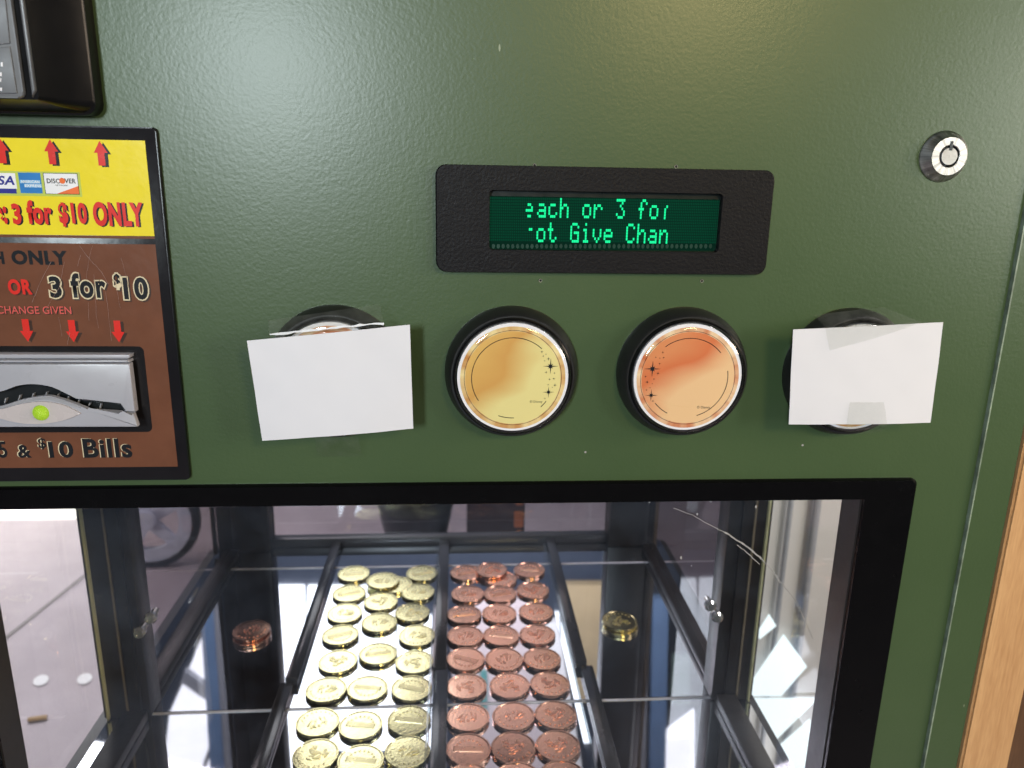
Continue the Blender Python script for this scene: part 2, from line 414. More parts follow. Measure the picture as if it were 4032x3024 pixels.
# one thin pane (front face only counts optically, so keep a single sheet)
bm.free(); bm = bmesh.new()
bm.faces.new([bm.verts.new(p) for p in ((wx0 - .002, .0228, wz0 - .002), (wx1 + .002, .0228, wz0 - .002), (wx1 + .002, .0228, wz1 + .002), (wx0 - .002, .0228, wz1 + .002))])
finish('glass', bm, GLASS, win)
def ribbon(name, pts, Y, w, m, parent):
    bm = bmesh.new(); P = [xz(x, y, Y) for x, y in pts]; rows = []
    for i, p in enumerate(P):
        q0, q1 = P[max(i - 1, 0)], P[min(i + 1, len(P) - 1)]
        dx, dz = q1[0] - q0[0], q1[1] - q0[1]; L = math.hypot(dx, dz) or 1
        ww = (w[i] if isinstance(w, list) else w) * 0.5 * random.uniform(0.7, 1.3)
        rows.append((bm.verts.new((p[0] - dz / L * ww, Y, p[1] + dx / L * ww)), bm.verts.new((p[0] + dz / L * ww, Y, p[1] - dx / L * ww))))
    for a, b in zip(rows, rows[1:]): bm.faces.new((a[0], b[0], b[1], a[1]))
    return finish(name, bm, m, parent)
def arc(pts, k=5):
    out = []
    for i in range(len(pts) - 1):
        for j in range(k):
            t = j / k; out.append((pts[i][0] * (1 - t) + pts[i + 1][0] * t + random.uniform(-1.5, 1.5), pts[i][1] * (1 - t) + pts[i + 1][1] * t + random.uniform(-1.5, 1.5)))
    return out + [pts[-1]]
cS = lambda x, y: (2300 + x / 2.212, 1900 + y / 2.212)
ribbon('scratch', arc([cS(780, 225), cS(950, 285), cS(1110, 380), cS(1220, 430)]), 0.0224, 0.0004, SCRATCH, win)
ribbon('scratch', arc([cS(1220, 430), cS(1330, 500), cS(1450, 580), cS(1545, 665)]), 0.0223, 0.0011, SCRATCH, win)
ribbon('scratch', arc([cS(1330, 540), cS(1430, 620), cS(1530, 715)]), 0.0222, 0.0005, SCRATCH, win)
ribbon('scratch', arc([cS(1545, 665), cS(1640, 770), cS(1720, 880), cS(1780, 950)]), 0.0223, 0.0006, SCRATCH, win)
ribbon('scratch', arc([cS(1780, 950), cS(1860, 1060), cS(1945, 1250), cS(1990, 1360)]), 0.0223, 0.0005, SCRATCH, win)
for (x, y, s) in ((575, 155, 26), (715, 145, 14), (1100, 160, 18), (845, 655, 16), (935, 725, 9), (985, 275, 14), (1497, 210, 15)):
    bm = bmesh.new(); P = []
    for k in range(9):
        a = 2 * math.pi * k / 9; r = s * random.uniform(0.45, 1.0)
        q = xz(*cS(x + r * math.cos(a) * 0.7, y + r * math.sin(a) * 1.2), 0.0221); P.append(bm.verts.new((q[0], 0.0221, q[1])))
    bm.faces.new(P); finish('chip', bm, SCRATCH, win)

# ---------------------------------------------------------------- card reader (top left)
rd = part('card_reader', VM, 'black card reader with grey keypad plate')
bx1, bz0 = xz(412, 440)[0], xz(200, 456)[1]
Yf = -0.034
fx1, fz0 = xz(152, 380, Yf)[0], xz(100, 392, Yf)[1]
bm = bmesh.new()
base = rrect(-0.62, bx1, bz0, 1.72, 0.006); mid = base; top_ = rrect(-0.60, fx1, fz0, 1.70, 0.0015)
rows = [[bm.verts.new((x, 0.0, z)) for x, z in base], [bm.verts.new((x, -0.009, z)) for x, z in base],
        [bm.verts.new((x - 0.001, -0.010, z + 0.001 if z < 1.4 else z)) for x, z in base], [bm.verts.new((x, Yf, z)) for x, z in top_]]
for a, b in zip(rows, rows[1:]):
    for k in range(len(a)): bm.faces.new((a[k], a[(k + 1) % len(a)], b[(k + 1) % len(b)], b[k]))
bm.faces.new(rows[-1])
shade(finish('housing', bm, READER, rd), 25)
kx1 = xz(103, 370, Yf)[0]; kz0 = xz(60, 388, Yf)[1]
prismobj('keypad_plate', KEYPAD, rd, rrect(-0.58, kx1, kz0, 1.69, 0.003), Yf, Yf - 0.0022, 0.0007)
# the raised dark ridge right of the plate
rx0, rx1 = xz(131, 380, Yf)[0], xz(152, 380, Yf)[0]
prismobj('ridge', mat('ridge_grey', (0.09, 0.09, 0.10), 0.3), rd, [(rx0, fz0 + 0.001), (rx1 - .0003, fz0 + 0.004), (rx1 - .0003, 1.68), (rx0, 1.68)], Yf, Yf - 0.0015, 0.0005)
prismobj('key', KEYPAD, rd, [xz(-200, 210, Yf - .0022), xz(42, 184, Yf - .0022), xz(70, 368, Yf - .0022), xz(-200, 372, Yf - .0022)], Yf - .0022, Yf - .0029, 0.0003)
prismobj('key', KEYPAD, rd, [xz(-200, -60, Yf - .0022), xz(18, -60, Yf - .0022), xz(42, 172, Yf - .0022), xz(-200, 196, Yf - .0022)], Yf - .0022, Yf - .0029, 0.0003)
for (x0, y0, x1, y1) in ((1, 345, 8, 358), (0, 285, 7, 300), (3, 245, 11, 262), (1, 308, 5, 322)):
    prismobj('key_mark', WHITEP, rd, [xz(x0, y1, Yf - .003), xz(x1, y1, Yf - .003), xz(x1, y0, Yf - .003), xz(x0, y0, Yf - .003)], Yf - .0029, Yf - .0031)

# ---------------------------------------------------------------- payment sign
sg = part('payment_sign', VM, 'glossy payment sign, yellow above brown, with black border')
SX = (xz(624, 512)[0] + xz(752, 1864)[0]) / 2
sz1 = xz(300, 496)[1]; sz0 = xz(400, 1884)[1]
prismobj('plate', BORDER, sg, rrect(-0.62, SX, sz0, sz1, 0.002), 0.0, -0.0030, 0.0008)
Y1 = -0.00318
ix1 = (xz(575, 556, Y1)[0] + xz(696, 1837, Y1)[0]) / 2; XL = -0.60
z_y1, z_y0 = xz(290, 548, Y1)[1], xz(300, 927, Y1)[1]
z_b1 = xz(300, 937, Y1)[1]; z_k0 = xz(300, 959, Y1)[1]; z_bb = xz(350, 1840, Y1)[1]
sheet('brown_field', BROWN, sg, [(XL, z_bb), (ix1, z_bb), (ix1, z_k0), (XL, z_k0)], Y1)
sheet('brown_stripe', BROWN, sg, [(XL, z_b1), (ix1, z_b1), (ix1, z_y0), (XL, z_y0)], Y1)
sheet('yellow_field', YELLOW, sg, [(XL, z_y0 + .0001), (ix1, z_y0 + .0001), (ix1, z_y1), (XL, z_y1)], Y1)
Y2, Y3, Y4, Y5 = Y1 - .00006, Y1 - .00012, Y1 - .00018, Y1 - .00024
def arrow(px, pt, pb, m, Y, d=(0, 0), up=True):
    """arrow between photo rows pt and pb with its axis at column px (mid height)"""
    x = xz(px, (pt + pb) / 2, Y)[0] + d[0]; zt = xz(px, pt, Y)[1] + d[1]; zb = xz(px, pb, Y)[1] + d[1]
    u = (zt - zb); hw, sw, hh = u * 0.285, u * 0.145, u * 0.48
    if up: P = [(x - sw, zb), (x + sw, zb), (x + sw, zt - hh), (x + hw, zt - hh), (x, zt), (x - hw, zt - hh), (x - sw, zt - hh)]
    else: P = [(x - sw, zt), (x + sw, zt), (x + sw, zb + hh), (x + hw, zb + hh), (x, zb), (x - hw, zb + hh), (x - sw, zb + hh)]
    bm = bmesh.new(); bm.faces.new([bm.verts.new((a, Y, b)) for a, b in P]); return bm
for px, pt, pb in ((6, 545, 643), (202, 549, 647), (397, 555, 652)):
    finish('arrow_shadow', arrow(px, pt, pb, INK, Y2, (0.0016, -0.0007)), INK, sg); finish('arrow', arrow(px, pt, pb, RED, Y3), RED, sg)
for px, pt, pb in ((104, 1257, 1345), (285, 1260, 1347), (464, 1262, 1348), (-75, 1255, 1343)):
    finish('arrow_shadow', arrow(px, pt, pb, INK, Y2, (0.0016, -0.0006), False), INKB, sg); finish('arrow', arrow(px, pt, pb, RED, Y3, up=False), RED, sg)
def shadowed(t, bb, m, bold, dx=0.0009, dz=-0.0004, sm=INK, italic=0):
    lettering(t, bb, Y2, sm, sg, bold, italic, 'lettering_shadow', (dx, dz)); lettering(t, bb, Y3, m, sg, bold, italic)
shadowed('e:', (-22, 812, 27, 882), RED, 0.05)
shadowed('3', (47, 801, 82, 884), RED, 0.045); shadowed('for', (105, 788, 203, 884), RED, 0.045)
shadowed('$10', (231, 797, 342, 893), RED, 0.045); shadowed('ONLY', (366, 795, 564, 892), RED, 0.045)
lettering('H', (-24, 990, 16, 1040), Y2, INK, sg, 0.05); lettering('ONLY', (45, 986, 266, 1043), Y2, INK, sg, 0.05)
shadowed('OR', (31, 1099, 125, 1160), RED, 0.045, sm=INKB)
for t, bb in (('3', (194, 1088, 241, 1173)), ('for', (279, 1076, 416, 1174)), ('$', (448, 1078, 474, 1137)), ('10', (486, 1092, 582, 1180))):
    lettering(t, bb, Y2, INKB, sg, 0.075, 0, 'lettering_shadow', (0.0008, -0.0006), 0.0008, 1.14)
    lettering(t, bb, Y3, CREAM, sg, 0.075, 0, 'lettering_outline', (0, 0), 0.0007, 1.14); lettering(t, bb, Y4, INK, sg, 0.035, sp=1.14)
shadowed('CHANGE GIVEN', (-12, 1206, 280, 1236), REDPALE, 0.008, 0.0006, -0.0004, INKB)
for t, bb, bo in (('5', (-6, 1738, 27, 1803), .02), ('&', (69, 1752, 123, 1803), .03), ('$', (150, 1725, 181, 1770), .02), ('10', (192, 1738, 288, 1803), .03), ('Bills', (327, 1727, 519, 1803), .03)):
    lettering(t, bb, Y2, CREAM, sg, bo, 0, 'lettering_outline', (-0.0005, 0.0002)); lettering(t, bb, Y3, INK, sg, bo)
def q(x0, y0, x1, y1, Y): 
    xa = (xz(x0, y0, Y)[0] + xz(x0, y1, Y)[0]) / 2; xb = (xz(x1, y0, Y)[0] + xz(x1, y1, Y)[0]) / 2
    za = xz((x0 + x1) / 2, y1, Y)[1]; zb = xz((x0 + x1) / 2, y0, Y)[1]
    return [(xa, za), (xb, za), (xb, zb), (xa, zb)]
def flat(name, m, pts, Y):
    bm = bmesh.new(); bm.faces.new([bm.verts.new((x, Y, z)) for x, z in pts]); return finish(name, bm, m, sg)
flat('logo_backing', LIME, q(-160, 674, 318, 771, Y2), Y2)
flat('logo_card', WHITEP, q(-72, 681, 63, 742, Y3), Y3); flat('logo_band', NAVY, q(-72, 742, 65, 761, Y3), Y3)
lettering('VISA', (-58, 692, 56, 728), Y4, NAVY, sg, 0.03, 0.2)
flat('logo_card', SKYB, q(76, 680, 163, 761, Y3), Y3); flat('logo_band', PALEB, q(78, 709, 158, 722, Y4), Y4); flat('logo_band', PALEB, q(96, 725, 164, 738, Y4), Y4)
lettering('AMERICAN', (81, 710, 155, 721), Y5, WHITEP, sg, 0.02); lettering('EXPRESS', (98, 726, 162, 737), Y5, WHITEP, sg, 0.02)
flat('logo_border', INK, q(174, 682, 309, 765, Y3), Y3); flat('logo_card', WHITEP, q(176, 684, 307, 763, Y4), Y4)
t0 = q(176, 684, 307, 763, Y5); flat('logo_corner', ORANGE, [(t0[0][0] + (t0[1][0] - t0[0][0]) * .33, t0[0][1]), t0[1], (t0[1][0], t0[1][1] + (t0[2][1] - t0[1][1]) * .40)], Y5)
lettering('DISC', (184, 703, 235, 722), Y5, INK, sg, 0.02); lettering('VER', (254, 703, 298, 722), Y5, INK, sg, 0.02)
cx, cz = xz(245, 712, Y5); bm = bmesh.new(); bm.faces.new([bm.verts.new((cx + .00145 * math.cos(R(a)), Y5, cz + .00145 * math.sin(R(a)))) for a in range(0, 360, 20)]); finish('logo_disc', bm, ORANGE, sg)
lettering('NETWORK', (218, 727, 268, 733), Y5, INK, sg, 0.0)

cK = lambda x, y: (x / 2.765, 880 + y / 2.765)
SCR = mat('sign_scratch', (0.30, 0.165, 0.135), 0.5)
for pts, w in (([(865, 240), (985, 400), (1110, 530), (1180, 660)], .00030), ([(880, 345), (845, 465)], .00028), ([(1010, 230), (960, 440), (940, 600)], .00022), ([(1020, 560), (1050, 1000), (1075, 1140)], .00024),
               ([(1150, 740), (1185, 1020), (1215, 1280)], .00026), ([(1320, 380), (1370, 560), (1400, 700)], .0002), ([(560, 420), (420, 680), (350, 860)], .0003), ([(700, 420), (640, 700), (480, 980)], .0002),
               ([(960, 860), (970, 1060)], .0002), ([(760, 1180), (735, 1320)], .0003), ([(640, 1020), (675, 1230)], .0002), ([(1250, 620), (1310, 920)], .0002)):
    ribbon('scratch', arc([cK(*p) for p in pts], 4), Y5 - .00006, w * .6, SCR, sg)
# ---------------------------------------------------------------- bill acceptor
ba = part('bill_acceptor', VM, 'silver bill acceptor with dark wavy slot and green light')
kx, kz1, kz0 = (xz(566, 1368, Y2)[0] + xz(600, 1700, Y2)[0]) / 2, xz(280, 1363, Y2)[1], xz(300, 1702, Y2)[1]
sheet('black_surround', mat('surround_black', (0.010, 0.009, 0.010), 0.2), ba, rrect(-0.56, kx, kz0, kz1, 0.003), Y3)
cB = lambda x, y, Y: xz(x / 2.765, 1300 + y / 2.765, Y)
YB = -0.0105
def smooth_line(pts, k=6):
    out = []
    for i in range(len(pts) - 1):
        p0 = pts[max(i - 1, 0)]; p1 = pts[i]; p2 = pts[i + 1]; p3 = pts[min(i + 2, len(pts) - 1)]
        for j in range(k):
            t = j / k
            out.append(tuple(0.5 * ((2 * p1[c]) + (-p0[c] + p2[c]) * t + (2 * p0[c] - 5 * p1[c] + 4 * p2[c] - p3[c]) * t * t + (-p0[c] + 3 * p1[c] - 3 * p2[c] + p3[c]) * t ** 3) for c in (0, 1)))
    return out + [pts[-1]]
sheet('slot_back', mat('slot_black', (0.010, 0.012, 0.014), 0.3), ba, [cB(-500, 1050, Y4), cB(1400, 1050, Y4), cB(1380, 380, Y4), cB(-500, 380, Y4)], Y4 - 0.0008, 0.0007)
up_low = smooth_line([(-560, 770), (-330, 715), (0, 668), (190, 605), (370, 588), (560, 618), (720, 690), (830, 745)], 6) + [(905, 772), (1335, 776)]
up = [(-560, 372)] + up_low + [(1345, 890), (1470, 893), (1408, 368)]
prismobj('upper_bezel', SILVER, ba, [cB(x, y, YB) for x, y in up], YB + .0045, YB, 0.0011)
prismobj('top_strip', SILVER, ba, [cB(x, y, YB) for x, y in ((-560, 322), (1372, 324), (1395, 312), (1398, 275), (-560, 268))], -0.0032, YB + 0.002, 0.0009)
prismobj('top_strip', SILVER, ba, [cB(x, y, YB) for x, y in ((-560, 362), (1395, 360), (1385, 334), (-560, 332))], -0.0032, YB + 0.001, 0.0009)
YL = -0.0125
lo_up = smooth_line([(-560, 860), (-250, 850), (0, 830), (250, 755), (490, 718), (640, 745), (880, 830), (960, 868)], 6) + [(1312, 890), (1312, 905), (1450, 905)]
low = lo_up + [(1500, 1045), (1490, 1058), (-560, 1062)]
prismobj('lower_bezel', SILVER, ba, [cB(x, y, YL) for x, y in low], YL + .0030, YL, 0.0012)
# pale oval plate with the light in it
eye = smooth_line([(-300, 905), (0, 862), (250, 800), (480, 780), (700, 820), (880, 908)], 6) + smooth_line([(880, 908), (680, 985), (400, 1022), (150, 1000), (-60, 945), (-300, 905)], 6)[1:-1]
prismobj('oval_plate', mat('oval_pink', (0.50, 0.45, 0.46), 0.28, var=0.03), ba, [cB(x, y, YL - .001) for x, y in eye], YL + .0008, YL - 0.0012, 0.0009)
prismobj('slot_lip', SILVERD, ba, [cB(x, y, YL - .0006) for x, y in smooth_line([(0, 842), (250, 765), (490, 730), (640, 757), (870, 838)], 5) + smooth_line([(870, 848), (640, 785), (490, 757), (250, 790), (0, 862)], 5)], YL + .001, YL - 0.0004, 0.0001)
lx, lz = cB(437, 905, YL - .002)
latheobj('light_lens', LED, ba, [(0.0, 0.0034), (0.0018, 0.0030), (0.0034, 0.0020), (0.0042, 0.0006), (0.0043, -0.001)], (lx, YL - 0.0010, lz), 32)
for (x0, y0, x1, y1) in ((70, 735, 55, 790), (225, 700, 205, 760), (370, 682, 352, 735), (515, 668, 500, 710), (640, 688, 622, 730), (752, 712, 735, 765), (868, 745, 850, 790), (985, 783, 970, 815), (1103, 790, 1090, 845)):
    p, r_ = Vector((*cB(x0, y0, -.005), 0)), Vector((*cB(x1, y1, -.005), 0))
    prismobj('slot_rib', SILVERD, ba, [(p.x, p.y), (r_.x, r_.y), (r_.x + .0006, r_.y), (p.x + .0006, p.y)], -0.0036, -0.0062)

# ---------------------------------------------------------------- text display
dp = part('text_display', VM, 'black text display with lit green characters')
cD = lambda x, y, Y=0.0: xz(1650 + x / 1.4747, 600 + y / 1.4747, Y)
YD = -0.0050
dx0 = (cD(95, 150, YD)[0] + cD(98, 640, YD)[0]) / 2; dx1 = (cD(2068, 150, YD)[0] + cD(2018, 650, YD)[0]) / 2
dz1 = cD(1080, 86, YD)[1]; dz0 = cD(1080, 703, YD)[1]
sx0 = cD(410, 400, YD)[0]; sx1 = (cD(1762, 250, YD)[0] + cD(1738, 560, YD)[0]) / 2; sz1_ = cD(1080, 230, YD)[1]; sz0_ = cD(1080, 573, YD)[1]
bm = bmesh.new(); ring(bm, rrect(dx0, dx1, dz0, dz1, 0.0055, 6), rrect(sx0, sx1, sz0_, sz1_, 0.0020, 6), 0.0, YD, 0.0007)
shade(finish('bezel', bm, BEZEL, dp))
for x, y in ((163, 640), (165, 150), (2010, 160)):
    c = cD(x, y, YD)
    bm = bmesh.new(); n = 20
    ring(bm, [(c[0] + .0027 * math.cos(2 * math.pi * k / n), c[1] + .0027 * math.sin(2 * math.pi * k / n)) for k in range(n)],
         [(c[0] + .0024 * math.cos(2 * math.pi * k / n), c[1] + .0024 * math.sin(2 * math.pi * k / n)) for k in range(n)], YD, YD - 0.00012)
    finish('moulded_ring', bm, BEZEL, dp)
m, nt, bs = nodes('vfd_screen')
v = coords(nt)
sp = nt.nodes.new('ShaderNodeSeparateXYZ'); lk(nt, v, sp.inputs[0])
pitch = (cD(1720, 400, -.001)[0] - cD(420, 400, -.001)[0]) / 120.0
def lines(src, p, duty):
    f = math_(nt, 'FRACT', math_(nt, 'DIVIDE', src, p)); return math_(nt, 'GREATER_THAN', f, duty)
zp = (cD(1000, 268, -.001)[1] - cD(1000, 524, -.001)[1]) / 16.0
g1 = math_(nt, 'MULTIPLY', lines(sp.outputs[0], pitch, 0.30), lines(sp.outputs[2], zp, 0.28))
zlo, zhi = cD(1000, 524, -.001)[1], cD(1000, 266, -.001)[1]
inb = math_(nt, 'MULTIPLY', math_(nt, 'GREATER_THAN', sp.outputs[2], zlo), math_(nt, 'LESS_THAN', sp.outputs[2], zhi))
gr = math_(nt, 'MULTIPLY', g1, inb)
lk(nt, ramp(nt, gr, [(0, (0.0008, 0.020, 0.011)), (1, (0.001, 0.080, 0.036))]), bs.inputs['Emission Color'])
bs.inputs['Emission Strength'].default_value = 0.50; bs.inputs['Specular IOR Level'].default_value = 0.2; bs.inputs['Base Color'].default_value = (0.001, 0.010, 0.006, 1); bs.inputs['Roughness'].default_value = 0.12
YS = -0.0008
bm = bmesh.new(); bm.faces.new([bm.verts.new((x, YS, z)) for x, z in ((sx0 - .001, sz0_ - .001), (sx1 + .001, sz0_ - .001), (sx1 + .001, sz1_ + .001), (sx0 - .001, sz1_ + .001))])
finish('screen', bm, m, dp)
LIT = emission('vfd_lit', (0.015, 1.0, 0.36), 1.25)
F57 = {'a': '00000 00000 01110 00001 01111 10001 01111', 'c': '00000 00000 01110 10000 10000 10001 01110', 'h': '10000 10000 10110 11001 10001 10001 10001',
       'o': '00000 00000 01110 10001 10001 10001 01110', 'r': '00000 00000 10110 11001 10000 10000 10000', '3': '11111 00010 00100 00010 00001 10001 01110',
       'f': '00110 01001 01000 11100 01000 01000 01000', 't': '01000 01000 11100 01000 01000 01001 00110', 'G': '01110 10001 10000 10111 10001 10001 01111',
       'i': '00100 00000 01100 00100 00100 00100 01110', 'v': '00000 00000 10001 10001 10001 01010 00100', 'e': '00000 00000 01110 10001 11111 10000 01110',
       'C': '01110 10001 10000 10000 10000 10001 01110', 'n': '00000 00000 10110 11001 10001 10001 10001',
       '[': '00000 00000 01100 00010 11110 00000 01100', ']': '00000 00000 00010 00100 00100 00100 00100', '"': '00000 00000 00110 00000 00000 00000 00000', 'N': '00000 00000 10110 11001 10001 10001 10001'}
cw = (cD(1720, 400, YS)[0] - cD(420, 400, YS)[0]) / 20.0; x_0 = cD(420, 400, YS)[0]
for line, (yt, yb) in (('   [ach or 3 fo]', (268, 384)), ('   "ot Give Chan', (411, 526))):
    zt, zb = cD(1000, yt, YS)[1], cD(1000, yb, YS)[1]; rp = (zt - zb) / 7.0; cp = cw / 6.4
    for k, ch in enumerate(line):
        if ch == ' ': continue
        bm = bmesh.new()
        for r_, row in enumerate(F57[ch].split()):
            for c_, bit in enumerate(row):
                if bit == '1':
                    xa = x_0 + k * cw + c_ * cp; za = zt - r_ * rp
                    bm.faces.new([bm.verts.new((a, YS - .0002, b)) for a, b in ((xa, za - rp * .90), (xa + cp * .90, za - rp * .90), (xa + cp * .90, za), (xa, za))])
        finish('lit_character', bm, LIT, dp)
bm = bmesh.new()
for k in range(46):
    cx, cz = cD(432 + k * 28, 545, YS)
    bm.faces.new([bm.verts.new((cx + .0009 * math.cos(R(a)), YS - .0002, cz + .0013 * math.sin(R(a)))) for a in range(0, 360, 45)])
o = finish('pin_row', bm, mat('pin_green', (0.010, 0.045, 0.032), 0.3), dp); o['kind'] = 'stuff'
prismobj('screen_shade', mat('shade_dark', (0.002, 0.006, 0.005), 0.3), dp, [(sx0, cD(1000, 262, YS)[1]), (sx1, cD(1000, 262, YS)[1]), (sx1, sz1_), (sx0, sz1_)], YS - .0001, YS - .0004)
# small drilled holes with bright burrs round the display
for x, y in ((669, 73), (1490, 80), (703, 741), (1640, 744)):
    c = cD(x, y)
    ho = part('drill_hole', VM)
    latheobj('hole', INK, ho, [(0.0, 0.00012), (0.00075, 0.00012)], (c[0], 0, c[1]), 12)
    latheobj('burr', mat('burr', (0.22, 0.21, 0.18), 0.6), ho, [(0.0009, 0.0), (0.0010, 0.0004), (0.00072, 0.0003)], (c[0] + .0002, 0, c[1] - .0003), 10)
for x, y in ((2305, 1780), (3160, 1753)):
    c = xz(x, y); latheobj('paint_chip', SCRATCH, VM, [(0.0, 0.0002), (0.0007, 0.0001)], (c[0], 0, c[1]), 7)

# ---------------------------------------------------------------- key lock
lo = part('key_lock', VM, 'round steel tubular key lock')
lcx, lcz = (xz(3615, 620)[0] + xz(3800, 620)[0]) / 2 + .0006, (xz(3700, 515)[1] + xz(3700, 716)[1]) / 2
m, nt, bs = nodes('radial_steel'); v = coords(nt); bs.inputs['Metallic'].default_value = 1.0
mp = v.node; mp.inputs['Location'].default_value = (-lcx, 0, -lcz)
sp = nt.nodes.new('ShaderNodeSeparateXYZ'); lk(nt, v, sp.inputs[0])
an = math_(nt, 'ARCTAN2', sp.outputs[2], sp.outputs[0])
cmb = nt.nodes.new('ShaderNodeCombineXYZ'); lk(nt, math_(nt, 'MULTIPLY', an, 1.0), cmb.inputs[0])
f = noise(nt, cmb.outputs[0], 5.0, 4, 0.6)
lk(nt, ramp(nt, f, [(0.3, (0.16, 0.155, 0.16)), (0.7, (0.60, 0.585, 0.57))]), bs.inputs['Base Color'])
bs.inputs['Roughness'].default_value = 0.38; bs.inputs['Anisotropic'].default_value = 0.6
STEELR = m
latheobj('collar', STEELR, lo, [(0.0136, 0.0), (0.0134, 0.0008), (0.0100, 0.0056)], (lcx, 0, lcz), 64, ang=20)
latheobj('face_ring', STEELR, lo, [(0.0100, 0.0056), (0.0098, 0.0060), (0.0060, 0.0060), (0.0056, 0.0058)], (lcx, 0, lcz), 64, ang=20)
latheobj('key_groove', INK, lo, [(0.0058, 0.0058), (0.0057, 0.0030), (0.0046, 0.0030)], (lcx, 0, lcz), 48)
latheobj('core', mat('brushed_core', (0.36, 0.355, 0.36), 0.42, metal=0.7, bscale=900, bdist=.0001), lo, [(0.0046, 0.0028), (0.0046, 0.0057), (0.0044, 0.0060), (0.0, 0.0060)], (lcx, 0, lcz), 48)
boxobj('key_notch', INK, lo, lcx - .0008, lcx + .0008, -0.0063, -0.0050, lcz + .0030, lcz + .0078)

# ---------------------------------------------------------------- push buttons
bz = xz(2013, 1462)[1]; bx = [xz(2013, 1462)[0] + (k - 1) * 0.2315 * 0.42 for k in range(4)]
def print_mat(name, a, b, c, rim1, rim2, px, pz, r):
    m, nt, bs = nodes(name); v = coords(nt); mp = v.node; mp.inputs['Location'].default_value = (-px / 1, 0, -pz)
    sp = nt.nodes.new('ShaderNodeSeparateXYZ'); lk(nt, v, sp.inputs[0])
    x = math_(nt, 'DIVIDE', sp.outputs[0], r); z = math_(nt, 'DIVIDE', sp.outputs[2], r)
    rad = math_(nt, 'SQRT', math_(nt, 'ADD', math_(nt, 'MULTIPLY', x, x), math_(nt, 'MULTIPLY', z, z)))
    g = math_(nt, 'ADD', math_(nt, 'MULTIPLY', x, 0.33), math_(nt, 'MULTIPLY', z, -0.30))
    wob = math_(nt, 'MULTIPLY', math_(nt, 'SUBTRACT', noise(nt, coords(nt, (0.6, 1, 1.4)), 28, 2), 0.5), 0.5)
    g = math_(nt, 'ADD', math_(nt, 'ADD', g, 0.5), wob)
    field = ramp(nt, g, [(0.15, b), (0.36, a), (0.62, c), (0.95, c)])
    an = math_(nt, 'ARCTAN2', z, x); cmb = nt.nodes.new('ShaderNodeCombineXYZ')
    lk(nt, math_(nt, 'COSINE', an), cmb.inputs[0]); lk(nt, math_(nt, 'SINE', an), cmb.inputs[1])
    rimc = ramp(nt, noise(nt, cmb.outputs[0], 2.6, 3), [(0.35, rim1), (0.65, rim2)])
    mx = nt.nodes.new('ShaderNodeMix'); mx.data_type = 'RGBA'
    lk(nt, math_(nt, 'GREATER_THAN', rad, 0.905), mx.inputs[0]); lk(nt, field, mx.inputs[6]); lk(nt, rimc, mx.inputs[7])
    lk(nt, mx.outputs[2], bs.inputs['Base Color']); lk(nt, mx.outputs[2], bs.inputs['Emission Color'])
    bs.inputs['Emission Strength'].default_value = 0.05      # faint glow added to the printed disc
    bs.inputs['Roughness'].default_value = 0.35; return m
GA = dict(a=(0.62, 0.33, 0.085), b=(0.70, 0.43, 0.12), c=(0.76, 0.66, 0.28), rim1=(0.52, 0.22, 0.05), rim2=(0.84, 0.68, 0.34))
CA = dict(a=(0.64, 0.17, 0.06), b=(0.68, 0.25, 0.10), c=(0.80, 0.52, 0.28), rim1=(0.56, 0.15, 0.05), rim2=(0.86, 0.66, 0.42))
RO = 0.0374
def star(bm, cx, cz, s, Y, n=8, thin=0.20):
    P = []
    for k in range(n * 2):
        a = math.pi * k / n
        big = (k % 4 == 0); r = s if big else (s * 0.42 if k % 2 == 0 else s * thin)
        P.append(bm.verts.new((cx + r * math.sin(a), Y, cz + r * math.cos(a))))
    bm.faces.new(P)
def curve_line(bm, cx, cz, r, a0, a1, w, Y):
    n = max(6, int(abs(a1 - a0) / 4)); rows = []
    for k in range(n + 1):
        a = R(a0 + (a1 - a0) * k / n)
        rows.append((bm.verts.new((cx + (r - w / 2) * math.cos(a), Y, cz + (r - w / 2) * math.sin(a))), bm.verts.new((cx + (r + w / 2) * math.cos(a), Y, cz + (r + w / 2) * math.sin(a)))))
    for a, b in zip(rows, rows[1:]): bm.faces.new((a[0], b[0], b[1], a[1]))
LAB = ['push button under the left white card', 'push button with gold coin print', 'push button with copper coin print', 'push button under the right white card']
WHITERIM = mat('insert_white', (0.84, 0.83, 0.88), 0.35, var=0.02, emit=(0.9, 0.88, 1.0), es=0.04)  # slight glow added to the white insert
